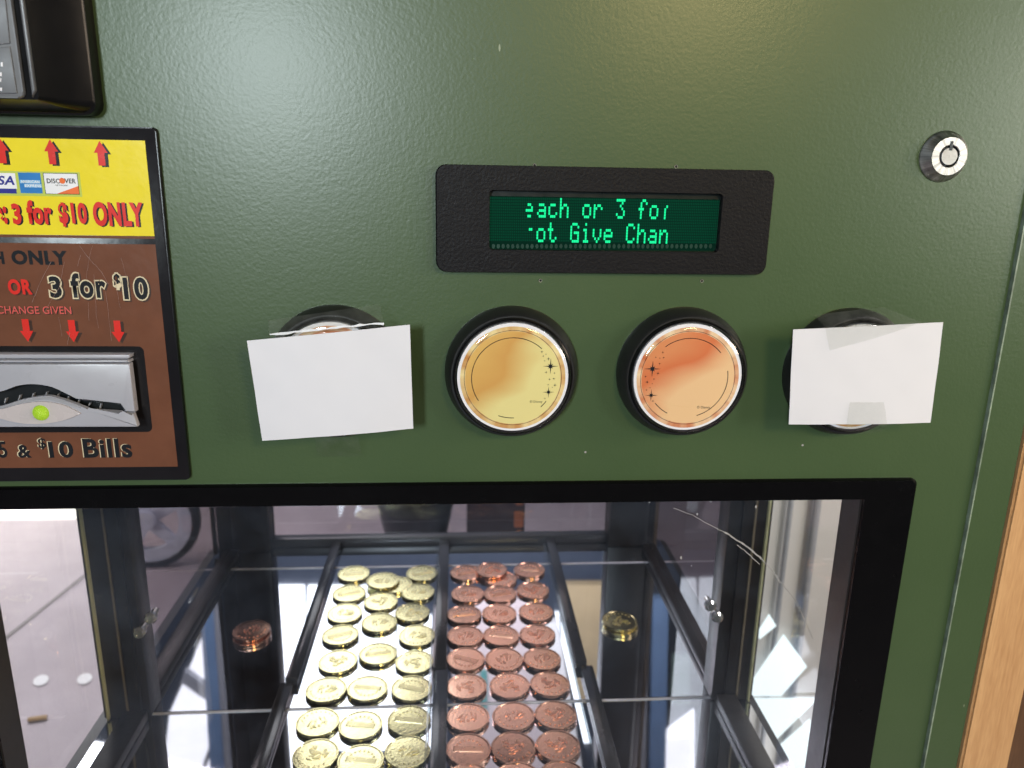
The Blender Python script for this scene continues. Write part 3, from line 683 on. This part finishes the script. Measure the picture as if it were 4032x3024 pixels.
for k in range(4):
    x = bx[k]; c = (x, 0, bz)
    pb = part('push_button', VM, LAB[k])
    latheobj('base_ring', BLACK, pb, [(RO, 0.0), (RO, 0.0030), (RO - .0006, 0.0050), (0.0345, 0.0120), (0.0338, 0.0128), (0.0330, 0.0128)], c, 96, ang=40)
    latheobj('collar', BLACKGLOSS, pb, [(0.0330, 0.0128), (0.0326, 0.0150), (0.0318, 0.0155), (0.0312, 0.0148), (0.0310, 0.0100)], c, 96, ang=40)
    latheobj('white_insert', WHITERIM, pb, [(0.0306, 0.0110), (0.0304, 0.0146), (0.0, 0.0146)], c, 96)
    pm = GA if k in (1, 3) else CA
    px, pz = x + 0.0000, bz - 0.0003; YP = -0.01475
    M_ = print_mat('gold_print' if k in (1, 3) else 'copper_print', **pm, px=px, pz=pz, r=0.0288)
    bm = bmesh.new(); bm.faces.new([bm.verts.new((px + .0288 * math.cos(2 * math.pi * i / 96), YP, pz + .0288 * math.sin(2 * math.pi * i / 96))) for i in range(96)])
    finish('coin_print', bm, M_, pb)
    if k in (1, 2):
        Yk = YP - .00008
        bm = bmesh.new(); curve_line(bm, px, pz, 0.0266, 0, 360, 0.00022, Yk)
        segs = ((47, 214), (250, 272), (314, 325)) if k == 1 else ((40, 128), (219, 243), (287, 371))
        for a0, a1 in segs: curve_line(bm, px, pz, 0.0226, a0, a1, 0.0004, Yk)
        finish('ring_lines', bm, INK, pb)
        u = 0.0295 / 560.0 if k == 1 else 0.0295 / 548.0    # photo crop units on the disc
        oc = (852, 905) if k == 1 else (965, 905)
        stars = [(1145, 622, 15), (1188, 647, 8), (1160, 668, 10), (1215, 697, 18), (1177, 717, 8), (1240, 775, 72), (1196, 838, 14), (1282, 848, 10), (1233, 914, 13), (1278, 908, 14), (1219, 973, 9), (1291, 978, 18), (1265, 1000, 7), (1226, 1053, 54), (1190, 1122, 10)] if k == 1 else \
                [(684, 631, 14), (615, 683, 10), (657, 692, 7), (697, 686, 11), (659, 749, 12), (588, 805, 76), (648, 852, 18), (520, 886, 14), (610, 912, 12), (542, 945, 18), (595, 962, 7), (575, 1005, 8), (540, 1028, 11), (592, 1086, 58), (615, 1148, 14)]
        bm = bmesh.new()
        for (sx, sy, s) in stars: star(bm, px + (sx - oc[0]) * u, pz - (sy - oc[1]) * u, (s + 3) * u * 1.12, Yk - .00002)
        finish('printed_stars', bm, INK, pb)
        bb = (1700 + 1025 / 2.654, 1150 + 1132 / 2.654, 1700 + 1157 / 2.654, 1150 + 1164 / 2.654) if k == 1 else (2350 + 1047 / 2.654, 1150 + 1190 / 2.654, 2350 + 1186 / 2.654, 1150 + 1224 / 2.654)
        lettering('© Disney', bb, Yk - .00002, INK, pb, 0.0)
    latheobj('clear_lens', LENS, pb, [(0.0316, 0.0140), (0.0314, 0.0170), (0.0306, 0.0186), (0.0280, 0.0193), (0.0150, 0.0200), (0.0, 0.0202)], c, 96, ang=60)

# ================================================================ white cards and tape
def patch(name, corners, m, nx=14, nz=10, thick=0.0, wob=0.0, bow=0.0, ser=0.0, Yf_=None, smooth=True):
    """bent sheet through four photo corners (tl, tr, br, bl), each with its own depth y"""
    P = [at(*c) for c in corners]; bm = bmesh.new(); rows = []
    for j in range(nz + 1):
        t = j / nz; row = []
        for i in range(nx + 1):
            s = i / nx
            p = P[0] * (1 - s) * (1 - t) + P[1] * s * (1 - t) + P[2] * s * t + P[3] * (1 - s) * t
            p = p.copy(); p.y -= bow * math.sin(math.pi * s) * (0.4 + 0.6 * t)
            p.y += wob * (math.sin(s * 9 + t * 5) + math.sin(s * 21 - t * 13 + 1.3) * 0.5)
            if ser and i in (0, nx): p.x += ser * (1 if j % 2 else -1)
            if Yf_: p.y = Yf_(s, t, p.y)
            row.append(bm.verts.new(p))
        rows.append(row)
    for j in range(nz):
        for i in range(nx): bm.faces.new((rows[j][i], rows[j][i + 1], rows[j + 1][i + 1], rows[j + 1][i]))
    if thick:
        g = bmesh.ops.extrude_face_region(bm, geom=bm.faces[:])
        bmesh.ops.translate(bm, vec=(0, thick, 0), verts=[v for v in g['geom'] if isinstance(v, bmesh.types.BMVert)])
    o = finish(name, bm, m); return shade(o, 40)
c1 = lambda x, y: (900 + x / 2.37, 1150 + y / 2.37)
c2 = lambda x, y: (3000 + x / 2.37, 1150 + y / 2.37)
card1 = tag(patch('paper_card', [(*c1(170, 455), -.0222), (*c1(1692, 305), -.0224), (*c1(1723, 1275), -.0216), (*c1(315, 1387), -.0214)], CARD, thick=0.0004, bow=0.0016, wob=0.00025),
            'blank white card taped over the button nearest the bill acceptor', 'card', 'cards taped over buttons')
card2 = tag(patch('paper_card', [(*c2(293, 350), -.0222), (*c2(1693, 282), -.0224), (*c2(1575, 1220), -.0216), (*c2(250, 1235), -.0214)], CARD, thick=0.0004, bow=0.0014, wob=0.0002),
            'blank white card taped over the button farthest right, below the key lock', 'card', 'cards taped over buttons')
tag(patch('tape_strip', [(*c1(372, 265), -.0150), (*c1(1410, 112), -.0130), (*c1(1455, 315), -.0205), (*c1(380, 440), -.0215)], TAPE, 40, 24, wob=0.00005, ser=0.0003, Yf_=lambda s, t, y: y - .0035 * math.exp(-((t - .86 - .02 * math.sin(s * 14)) / .055) ** 2)),
    'long clear tape strip along the top of the left card', 'tape', 'clear tape pieces')
fold_glint = mat('tape_glint', (0.80, 0.82, 0.88), 0.12, spec=0.8)  # white strip, the highlight along the tape crease put into its colour
fo = ribbon('fold_glint', arc([c1(380, 398), c1(560, 380), c1(720, 362), c1(900, 345), c1(1060, 322), c1(1180, 318), c1(1320, 296), c1(1450, 298)], 3), -.0232, [.0005 + .0007 * abs(math.sin(i * .7)) for i in range(40)], fold_glint, None)
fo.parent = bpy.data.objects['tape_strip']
tag(patch('tape_strip', [(*c1(800, 1335), -.0200), (*c1(1200, 1312), -.0200), (*c1(1245, 1532), -.0012), (*c1(832, 1535), -.0012)], TAPE, 16, 12, wob=0.0002, ser=0.0002),
    'short clear tape piece below the left card, stuck to the green panel', 'tape', 'clear tape pieces')
tag(patch('tape_strip', [(*c2(490, 213), -.0150), (*c2(1120, 138), -.0165), (*c2(1500, 285), -.0228), (*c2(590, 330), -.0228)], TAPE, 30, 14, wob=0.00015, ser=0.0002),
    'folded clear tape strip sticking up over the top of the right card', 'tape', 'clear tape pieces')
tag(patch('tape_strip', [(*c2(590, 322), -.0240), (*c2(1505, 278), -.0244), (*c2(1120, 412), -.0247), (*c2(632, 545), -.0247)], TAPE, 24, 10, wob=0.00012),
    'clear tape flap lying flat across the upper part of the right card', 'tape', 'clear tape pieces')
tag(patch('tape_strip', [(*c2(820, 1030), -.0246), (*c2(1140, 1028), -.0246), (*c2(1170, 1250), -.0244), (*c2(785, 1255), -.0244)], TAPE, 14, 10, wob=0.0001),
    'clear tape piece on the lower edge of the right card', 'tape', 'clear tape pieces')
tag(patch('tape_strip', [(*c2(720, 1258), -.0206), (*c2(1165, 1250), -.0206), (*c2(1095, 1312), -.0130), (*c2(690, 1345), -.0030)], TAPE, 14, 8, wob=0.0002),
    'crumpled clear tape end hanging below the right card', 'tape', 'clear tape pieces')

# ================================================================ coin case inside the machine
cs = part('coin_case', VM, 'mirrored coin case with black rails and posts')
XLw, XRw = -0.660 * H, 0.578 * H                     # case side walls
YSM = CAM.y + 1.300 * H; YBK = CAM.y + 1.995 * H; YLN = CAM.y + 1.862 * H
y00 = 0.030
for (ya, yb) in ((y00, YSM - .0022), (YSM + .0022, YLN - .0020), (YLN + .0020, YBK)):
    boxobj('mirror_sheet', MIRROR, cs, XLw, XRw, ya, yb, ZF - .005, ZF)
for yy in (YSM, YLN):
    boxobj('sheet_edge', GLEDGE, cs, XLw, XRw, yy - .0020, yy + .0006, ZF - .005, ZF + .0006)
boxobj('sheet_gap', INK, cs, XLw, XRw, YSM + .0007, YSM + .0021, ZF - .006, ZF - .001)
boxobj('floor_board', CASEBLK, cs, XLw - .01, XRw + .01, y00, YBK + .01, ZF - .018, ZF - .0065)
# side rails, posts, back beam
def rail(x0, x1, ya, yb, z1=0.010):
    r_ = boxobj('side_rail', CASEBLK, cs, x0, x1, ya, yb, ZF + .0002, ZF + z1, bev=0.001); return r_
rail(-0.628 * H, -0.585 * H, y00, YSM - .008); rail(-0.628 * H, -0.592 * H, YSM + .020, YBK - .03)
rail(0.508 * H, 0.548 * H, y00, YSM - .008); rail(0.512 * H, 0.548 * H, YSM + .020, YBK - .03)
ZT = ZF + 0.456
def post(xa, xb, ya, yb, trim, side):
    boxobj('post', CASEBLK, cs, xa, xb, ya, yb, ZF + .0003, ZT, bev=0.0012)
    boxobj('post_trim', GROOVE, cs, trim - .0009, trim + .0009, ya - .0016, ya, ZF + .001, ZT)
    boxobj('post_web', BLACK, cs, trim + side * .004, trim + side * .013, ya - .004, ya, ZF + .001, ZT)
post(-0.668 * H, -0.582 * H, YSM - .006, YSM + .020, -0.622 * H, 1)
post(0.502 * H, 0.585 * H, YSM - .006, YSM + .020, 0.552 * H, -1)
for x, px in ((-0.610 * H, (553, 2485)), (-0.588 * H, (597, 2428)), (0.512 * H, (2795, 2380)), (0.530 * H, (2822, 2425))):
    p = at(*px, YSM - .012)
    latheobj('bolt', mat('bolt_bright', (0.80, 0.78, 0.78), 0.12, metal=0.8), cs, [(0.0, .010), (.0040, .0094), (.0055, .0070), (.0050, .003), (.0030, .001), (.0030, -.006)], (p.x, YSM - .008, p.z), 20)
xl0, xl1 = at(870, 2050, YBK).x, at(1072, 2050, YBK).x; xr0, xr1 = at(2388, 2050, YBK).x, at(2575, 2050, YBK).x
boxobj('back_post', CASEBLK, cs, xl0, xl1, YBK - .02, YBK + .012, ZF + .0003, ZT, bev=.001)
boxobj('back_post', CASEBLK, cs, xr0, xr1, YBK - .02, YBK + .012, ZF + .0003, ZT, bev=.001)
boxobj('back_beam', mat('beam_metal', (0.05, 0.05, 0.055), 0.32, metal=0.3, var=0.02, vscale=5), cs, xl1, xr0, YBK - .008, YBK + .006, ZF + .0003, ZF + .013, bev=.001)
boxobj('case_top', CASEBLK, cs, XLw - .01, XRw + .01, y00, YBK + .012, ZT, ZT + .004)
def pane(name, pts, m):
    bm = bmesh.new(); bm.faces.new([bm.verts.new(p) for p in pts]); return finish(name, bm, m, cs)
def side_pane(x, ya, yb, m): pane('side_pane', ((x, ya, ZF), (x, yb, ZF), (x, yb, ZT), (x, ya, ZT)), m)
side_pane(XLw + .001, y00, YSM - .006, GLASSIN); side_pane(XRw - .001, y00, YSM - .006, GLASSIN)
side_pane(-0.612 * H, YSM + .021, YBK - .021, GLASSDARK); side_pane(0.530 * H, YSM + .021, YBK - .021, GLASSDARK)
for px in (843, 2580):
    x = at(px, 2100, YBK - .03).x; boxobj('corner_trim', GROOVE, cs, x - .0025, x + .0025, YBK - .032, YBK - .028, ZF + .004, ZT)
pane('back_pane', ((xl1, YBK + .002, ZF + .013), (xr0, YBK + .002, ZF + .013), (xr0, YBK + .002, ZT), (xl1, YBK + .002, ZT)), GLASSDIM)
# edge line of the front side panes
boxobj('pane_edge', mat('pane_edge_yellow', (0.55, 0.52, 0.30), 0.3), cs, XLw + .0005, XLw + .0022, YSM - .0100, YSM - .0065, ZF + .001, ZT)
boxobj('pane_edge', MATS['pane_edge_yellow'], cs, XRw - .0022, XRw - .0005, YSM - .0100, YSM - .0065, ZF + .001, ZT)
# lane dividers
YB2 = CAM.y + 1.37 * H
DIVB = mat('divider_black', (0.022, 0.022, 0.024), 0.16)
def divider(x, ya, yb, w=.0115, hgt=.010, m=DIVB): boxobj('divider', m, cs, x - w / 2, x + w / 2, ya, yb, ZF + .0002, ZF + hgt, bev=.0008)
divider(-0.337 * H, YB2, YBK - .009); divider(-0.344 * H, y00, YB2 - .003, .0125, .007)
divider(0.258 * H, CAM.y + 1.40 * H, YBK - .009); divider(0.268 * H, y00, CAM.y + 1.40 * H - .003, .0125, .007)
divider(-0.040 * H, CAM.y + 1.39 * H, YBK - .009, .0135); divider(-0.036 * H, y00, CAM.y + 1.39 * H - .003, .0135)
ACR = thin_glass('acrylic_strip', tint=(0.9, 0.94, 0.95), dust=0.05, refl=1.4)
for x in (-0.058 * H, 0.236 * H):
    boxobj('acrylic_strip', ACR, cs, x - .001, x + .001, y00, YBK - .03, ZF + .0002, ZF + .012)
# two round white spots on the pavement, and a small stick
for px in ((161, 2678), (333, 2672)):
    p = fl(*px, .004); bm = bmesh.new(); n = 24
    u = Vector((p.x - CAM.x, p.y - CAM.y, 0)).normalized(); w = Vector((-u.y, u.x, 0))
    bm.faces.new([bm.verts.new(Vector((p.x, p.y, .004)) + w * (.0175 * math.cos(2 * math.pi * i / n)) + u * (.025 * math.sin(2 * math.pi * i / n))) for i in range(n)])
    finish('white_spot', bm, mat('spot_white', (0.85, 0.85, 0.87), 0.6, var=0.03), ground)
p = fl(145, 2836, .006); bm = bmesh.new(); tube(bm, [(p.x - .02, p.y, .008), (p.x, p.y + .003, .009), (p.x + .02, p.y + .008, .008)], .006, 8)
tag(finish('stick', bm, mat('stick_tan', (0.42, 0.27, 0.12), 0.6)), 'small tan stick lying on the pavement at the lower left', 'stick')

# ================================================================ coins
RC, TC = 0.0199, 0.0033
def coin_mesh(name, m):
    bm = bmesh.new()
    lathe(bm, [(0, 0), (RC - .0006, 0), (RC, .0005), (RC, TC - .0005), (RC - .0005, TC), (RC - .0014, TC), (RC - .0021, TC - .0006), (RC - .0050, TC - .00055), (0, TC - .0005)], (0, 0, 0), 40, 'z')
    bmesh.ops.recalc_face_normals(bm, faces=bm.faces)
    me = bpy.data.meshes.new(name); bm.to_mesh(me); bm.free(); me.materials.append(m)
    for p in me.polygons: p.use_smooth = True
    try: me.set_sharp_from_angle(angle=R(38))
    except Exception: pass
    return me
def emblem_mesh(kind, m):
    bm = bmesh.new(); z0, z1 = TC - .0007, TC - .0001
    def slab(pts, za=z0, zb=z1):
        a = [bm.verts.new((x, y, za)) for x, y in pts]
        cx = sum(p[0] for p in pts) / len(pts); cy = sum(p[1] for p in pts) / len(pts)
        b = [bm.verts.new((cx + (x - cx) * .9, cy + (y - cy) * .9, zb)) for x, y in pts]
        bm.faces.new(b)
        for i in range(len(pts)): bm.faces.new((a[i], a[(i + 1) % len(pts)], b[(i + 1) % len(pts)], b[i]))
    rnd = random.Random(kind * 11 + 3)
    if kind == 0:
        slab([(-.0135, -.0036), (.0135, -.0036), (.0135, .0036), (-.0135, .0036)])
        for r_ in (-1, 1):
            x = -.0122
            while x < .0110:
                w = rnd.uniform(.0011, .0024)
                slab([(x, r_ * .0017 - .0011), (x + w, r_ * .0017 - .0011), (x + w, r_ * .0017 + .0011), (x, r_ * .0017 + .0011)], z1 - .0001, z1 + .00022); x += w + .0007
        for k in range(7):
            a = R(30 + k * 20); slab([(.0115 * math.cos(a) + dx, .0115 * math.sin(a) + dy) for dx, dy in ((-.001, -.001), (.001, -.001), (.001, .001), (-.001, .001))])
    else:
        for k in range(16 if kind == 1 else 20):           # an uneven cluster of small raised slivers
            a = rnd.uniform(0, 6.283); d = .0095 * math.sqrt(rnd.random()); L = rnd.uniform(.0016, .0042); W = rnd.uniform(.0006, .0017); b = rnd.uniform(0, 3.14) if kind == 2 else rnd.gauss(1.4, .5)
            cx, cy, ca, sa = d * math.cos(a), d * math.sin(a), math.cos(b), math.sin(b)
            slab([(cx + ca * u * L - sa * v * W, cy + sa * u * L + ca * v * W) for u, v in ((-1, 0), (-.3, -1), (.6, -.8), (1, .1), (.4, .9), (-.5, .8))], z0, z1 + rnd.uniform(-.0001, .00025))
        for k in range(9):
            a = R(200 + k * 17); slab([(.0145 * math.cos(a) + dx, .0145 * math.sin(a) + dy) for dx, dy in ((-.0007, -.0007), (.0007, -.0007), (.0007, .0007), (-.0007, .0007))])
    bmesh.ops.recalc_face_normals(bm, faces=bm.faces)
    me = bpy.data.meshes.new('emblem'); bm.to_mesh(me); bm.free(); me.materials.append(m); return me
CM = {'gold': coin_mesh('gold_coin', GOLD), 'copper': coin_mesh('copper_coin', COPPER)}
FROST = {'gold': coin_mat('gold_frosted', (0.90, 0.82, 0.45), 0.30), 'copper': coin_mat('copper_frosted', (0.88, 0.49, 0.34), 0.30)}
EM = {c: [emblem_mesh(k, FROST[c]) for k in range(3)] for c in ('gold', 'copper')}
crnd = random.Random(5)
def coin(color, px, py, label, group, kind=None, level=0, tilt=(0, 0), rot=None):
    z = ZF + .0003 + level * (TC + .0001)
    p = fl(px, py, z + TC)
    o = bpy.data.objects.new(color + '_coin', CM[color]); COL.objects.link(o)
    o.location = (p.x, p.y, z); o.rotation_euler = (R(tilt[0]), R(tilt[1]), rot if rot is not None else crnd.uniform(-0.5, 0.5) + (math.pi if crnd.random() < .3 else 0))
    if tilt != (0, 0): o.location.z += RC * math.sin(R(max(abs(tilt[0]), abs(tilt[1]))))
    tag(o, label, 'coin', group)
    e = bpy.data.objects.new('emblem', EM[color][kind if kind is not None else crnd.randrange(3)]); COL.objects.link(e); e.parent = o
    return o
ORD = ['first', 'second', 'third', 'fourth', 'fifth', 'sixth', 'seventh', 'eighth', 'ninth', 'tenth']
ROWS = {
 ('gold', 'left'): [(1393, 2257), (1375, 2334), (1357, 2413), (1340, 2499), (1330, 2603), (1284, 2715), (1251, 2842), (1243, 2971)],
 ('gold', 'middle'): [(1508, 2284), (1499, 2366), (1493, 2450), (1489, 2573), (1447, 2709), (1420, 2854), (1420, 2994)],
 ('gold', 'right'): [(1662, 2255), (1646, 2329), (1623, 2411), (1642, 2501), (1632, 2604), (1620, 2709), (1610, 2835), (1604, 2959)],
 ('copper', 'left'): [(1834, 2253), (1841, 2336), (1828, 2418), (1832, 2503), (1834, 2594), (1837, 2701), (1843, 2823), (1844, 2949), (1846, 3072)],
 ('copper', 'middle'): [(1935, 2242), (1969, 2336), (1966, 2414), (1973, 2501), (1985, 2595), (2007, 2697), (2022, 2818), (2022, 2943), (2037, 3066)],
 ('copper', 'right'): [(2085, 2242), (2098, 2322), (2110, 2408), (2116, 2497), (2134, 2593), (2165, 2693), (2188, 2813), (2197, 2934), (2216, 3058)]}
for (c, col_), pts in ROWS.items():
    for i, (x, y) in enumerate(pts):
        lvl = 1 if (c, col_, i) in (('gold', 'middle', 0), ('copper', 'middle', 0)) else 0
        kind = {('gold', 'left'): [0, 0, 1, 0, 2, 1, 1, 2], ('gold', 'middle'): [1, 2, 1, 0, 0, 0, 0], ('gold', 'right'): [0, 1, 2, 1, 2, 0, 0, 1],
                ('copper', 'left'): [0, 1, 0, 1, 0, 2, 1, 0, 1], ('copper', 'middle'): [2, 0, 1, 0, 1, 2, 1, 2, 0], ('copper', 'right'): [0, 2, 1, 2, 1, 2, 2, 2, 1]}[(c, col_)][i]
        coin(c, x, y, f'{c} coin, {ORD[i]} counted from the back in the {col_} row of the {c} lane', f'{c} coins in the {c} lane', kind, lvl,
             (crnd.uniform(-1.5, 1.5), crnd.uniform(-1.5, 1.5)) if lvl == 0 and i > 1 else (0, 0))
coin('gold', 1560, 2300, 'gold coin lying half under another coin at the back of the gold lane', 'gold coins in the gold lane', 1)
coin('copper', 1972, 2278, 'copper coin lying half under another coin at the back of the copper lane', 'copper coins in the copper lane', 1)
coin('copper', 992, 2502, 'lower copper coin of the pair standing alone left of the gold lane', 'loose coins beside the lanes', 0, 0)
coin('copper', 990, 2480, 'upper copper coin of the pair standing alone left of the gold lane', 'loose coins beside the lanes', 1, 1)
coin('gold', 2443, 2462, 'lower gold coin of the pair standing alone right of the copper lane', 'loose coins beside the lanes', 0, 0)
coin('gold', 2440, 2442, 'upper gold coin of the pair standing alone right of the copper lane', 'loose coins beside the lanes', 2, 1)

# ================================================================ wooden boards at the right
wl = XW + .0012
bm = bmesh.new(); box(bm, wl, wl + .0345, -.004, .05, 0.3, 1.35); bmesh.ops.bevel(bm, geom=bm.edges[:], offset=.0015, segments=2, affect='EDGES')
tag(shade(finish('wooden_board', bm, WOOD)), 'light oak board standing upright along the right edge of the machine', 'board')
bm = bmesh.new(); box(bm, wl + .036, wl + .16, .006, .05, 0.3, 1.35); bmesh.ops.bevel(bm, geom=bm.edges[:], offset=.0015, segments=2, affect='EDGES')
tag(shade(finish('wooden_board', bm, WOODD)), 'dark brown board behind the light oak board, bottom right corner', 'board')

# ================================================================ what stands behind the machine
def wallbox(name, m, label, cat, *b):
    return tag(boxobj(name, m, None, *b), label, cat)
gw = fl(182, 2046, 0)  # white wall added to stand for the bright sunlit band
wallbox('bright_band_wall', WHITEWALL, 'added white wall standing for the sunlit band beyond the pavement, top left of the coin window', 'wall', -4.0, -1.18, gw.y, gw.y + .15, 0, 1.6)
# pale wall with two vertical pipes
pw = thing('panel_wall', 'pale wall with two vertical grey pipes behind the right pane', 'wall', (1.15, 0.75, 0))
PWY = 0.75
bm = bmesh.new(); xw0 = at(2955, 2100, PWY).x; box(bm, xw0 - 1.15, 2.4 - 1.15, 0, .08, 0, 2.4); finish('wall_face', bm, PALEWALL, pw)
for px, r_, mm in ((3112, .0045, GREYPOST), (3216, .0065, GREYPOST)):
    x = at(px, 2000, PWY - .012).x
    bm = bmesh.new(); tube(bm, [(x - 1.15, -.012, 0), (x - 1.15, -.012, 2.4)], r_, 12); shade(finish('pipe', bm, mm, pw))
PATCHGLOW = emission('light_patch_glow', (0.86, 0.95, 1.0), 1.75)  # glowing shapes stand for light patches and reflections, no windows in this wall
PW = [[(2958, 2690), (3088, 2500), (3176, 2622), (3075, 2738), (2955, 2738)], [(2944, 2752), (3215, 2752), (3030, 2935), (2905, 2830)], [(3010, 2990), (3190, 2835), (3175, 3060), (2990, 3060)], [(2992, 2480), (3030, 2420), (3055, 2462), (2990, 2515)]]
for w in PW:
    bm = bmesh.new(); prism(bm, [(at(x, y, PWY - .025).x - 1.15, at(x, y, PWY - .025).z) for x, y in w], -.022, -.027); finish('pane_or_light_patch', bm, PATCHGLOW, pw)
# spoked wheel seen through the rear left pane
wc = fl(574, 2017, 0.20); wr = 0.165
wh = thing('spoked_wheel', 'grey spoked wheel standing on the pavement behind the rear left pane', 'wheel', (wc.x, wc.y, 0))
cw_ = (0, 0, wr + .012)
latheobj('tyre', mat('tyre_black', (0.015, 0.015, 0.017), 0.7), wh, [(wr - .012, -.018), (wr + .010, -.014), (wr + .012, 0), (wr + .010, .014), (wr - .012, .018), (wr - .012, -.018)], cw_, 48)
GREYW = mat('wheel_grey', (0.60, 0.66, 0.80), 0.5)
latheobj('rim', GREYW, wh, [(wr - .055, -.014), (wr - .012, -.014), (wr - .012, .014), (wr - .055, .014), (wr - .055, -.014)], cw_, 48)
latheobj('hub', GREYW, wh, [(0, .03), (.035, .028), (.038, -.014), (0, -.014)], cw_, 24)
for k in range(5):
    a = R(-45 + 72 * k); bm = bmesh.new(); dx, dz = math.cos(a), math.sin(a)
    P = [(dx * .03 - dz * .022, cw_[2] + dz * .03 + dx * .022), (dx * .03 + dz * .022, cw_[2] + dz * .03 - dx * .022), (dx * (wr - .05) + dz * .016, cw_[2] + dz * (wr - .05) - dx * .016), (dx * (wr - .05) - dz * .016, cw_[2] + dz * (wr - .05) + dx * .016)]
    prism(bm, P, .008, -.010); finish('spoke', bm, GREYW, wh)
# dark pot and dark box on the pavement behind the back pane
def stand(px0, px1, Y):  # x range on the plane y = Y
    return at(px0, 2060, Y).x, at(px1, 2060, Y).x
a, b = stand(1490, 1785, 1.75)
pot = thing('plant_pot', 'dark rounded pot on the pavement behind the gold lane', 'pot', ((a + b) / 2, 1.75, 0))
r_ = (b - a) / 2; POTM = mat('pot_dark', (0.020, 0.026, 0.034), 0.35)
latheobj('bowl', POTM, pot, [(0, 0), (r_ * .62, 0), (r_ * .70, .10), (r_ * .78, .22), (r_ * .95, .31), (r_, .36), (r_ * .95, .40), (r_ * .85, .40), (r_ * .8, .34), (0, .33)], (0, 0, 0), 40, 'z')
latheobj('band', mat('band_green_grey', (0.05, 0.065, 0.06), 0.4), pot, [(r_ * 1.01, .345), (r_ * 1.03, .36), (r_ * 1.01, .375)], (0, 0, 0), 40, 'z')
a, b = stand(1838, 2055, 1.75)
bxo = thing('box', 'dark red box with orange marks on the pavement behind the copper lane', 'box', ((a + b) / 2, 1.75, 0))
hw = (b - a) / 2
bm = bmesh.new(); box(bm, -hw, hw, -.10, .10, 0, .52); bmesh.ops.bevel(bm, geom=bm.edges[:], offset=.01, segments=2, affect='EDGES'); shade(finish('carton', bm, mat('dark_red', (0.035, 0.010, 0.012), 0.5), bxo))
ORG = mat('orange_mark', (0.72, 0.20, 0.03), 0.5, var=0.25, vscale=30)
for k, (x, z, w, h_) in enumerate(((.62, .31, .16, .05), (.66, .38, .13, .04), (.60, .43, .14, .04), (.70, .25, .10, .05))):
    prismobj('orange_mark', ORG, bxo, rrect(hw * x, hw * (x + w * 2), z, z + h_, .006), -.10, -.104)
# storefront with high bright panes; its image shows in the mirror floor
YW = 3.40
sf = thing('storefront', 'tall dark storefront with bright panes and blue posts, mirrored in the coin case floor', 'storefront', (0, YW, 0))
def sfquad(name, m, pts, dy=0.0, t=.02):
    bm = bmesh.new(); P = [mir(x, y, YW) for x, y in pts]
    prism(bm, [(p.x, p.z) for p in P], dy, dy - t); return finish(name, bm, m, sf)
bm = bmesh.new(); box(bm, -5, 5, .02, .2, 0, 6); finish('wall_face', bm, DARKWALL, sf)
WIN = [[(640, 3100), (672, 2800), (742, 2640), (812, 2470), (846, 2800), (870, 3100)],
       [(1085, 2303), (1200, 2303), (1205, 3100), (1060, 3100)],
       [(1215, 2303), (1412, 2303), (1400, 2945), (1185, 2945)],
       [(1420, 2303), (1560, 2303), (1555, 2945), (1408, 2945)],
       [(1568, 2420), (1700, 2420), (1695, 2945), (1562, 2945)],
       [(2610, 2880), (2730, 2790), (2730, 3100), (2600, 3100)]]
for w in WIN: sfquad('pane_or_light_patch', SKYPANE, w, 0.0)
sfquad('blue_post', BLUEPOST, [(806, 2360), (856, 2360), (905, 3080), (850, 3080)], -.03, .05)
sfquad('grey_post', GREYPOST, [(858, 2360), (872, 2360), (925, 3080), (908, 3080)], -.03, .05)
sfquad('brace', GREYPOST, [(742, 2612), (826, 2672), (832, 2730), (728, 2655)], -.03, .04)
sfquad('brace', GREYPOST, [(838, 2905), (842, 2935), (790, 3100), (770, 3100)], -.03, .04)
sfquad('blue_post', BLUEPOST, [(2560, 2330), (2618, 2330), (2605, 3080), (2545, 3080)], -.03, .05)
sfquad('grey_post', GREYPOST, [(2520, 2330), (2540, 2330), (2528, 3080), (2506, 3080)], -.03, .05)
sfquad('tan_panel', TANW, [(2200, 2275), (2374, 2275), (2345, 2760), (2250, 2700)], -.03, .05)
sfquad('pale_post', WHITEWALL, [(2374, 2300), (2388, 2300), (2358, 2760), (2336, 2760)], -.03, .06)
sfquad('grey_panel', PALEWALL, [(2120, 2420), (2190, 2420), (2300, 3080), (2180, 3080)], -.03, .05)
sfquad('pink_panel', mat('pink_panel', (0.48, 0.40, 0.40), 0.6), [(1775, 2470), (1890, 2330), (2110, 2330), (2170, 3080), (1800, 3080)], -.03, .05)
sfquad('teal_panel', TEALW, [(1890, 2600), (1915, 2600), (1915, 2760), (1880, 2760)], -.085, .02)
sfquad('green_panel', mat('sage_panel', (0.16, 0.24, 0.20), 0.6), [(2640, 2560), (2700, 2560), (2700, 2740), (2630, 2740)], -.03, .05)
sfquad('blue_panel', BLUEPOST, [(940, 2170), (1035, 2170), (1020, 2305), (940, 2305)], -.03, .05)
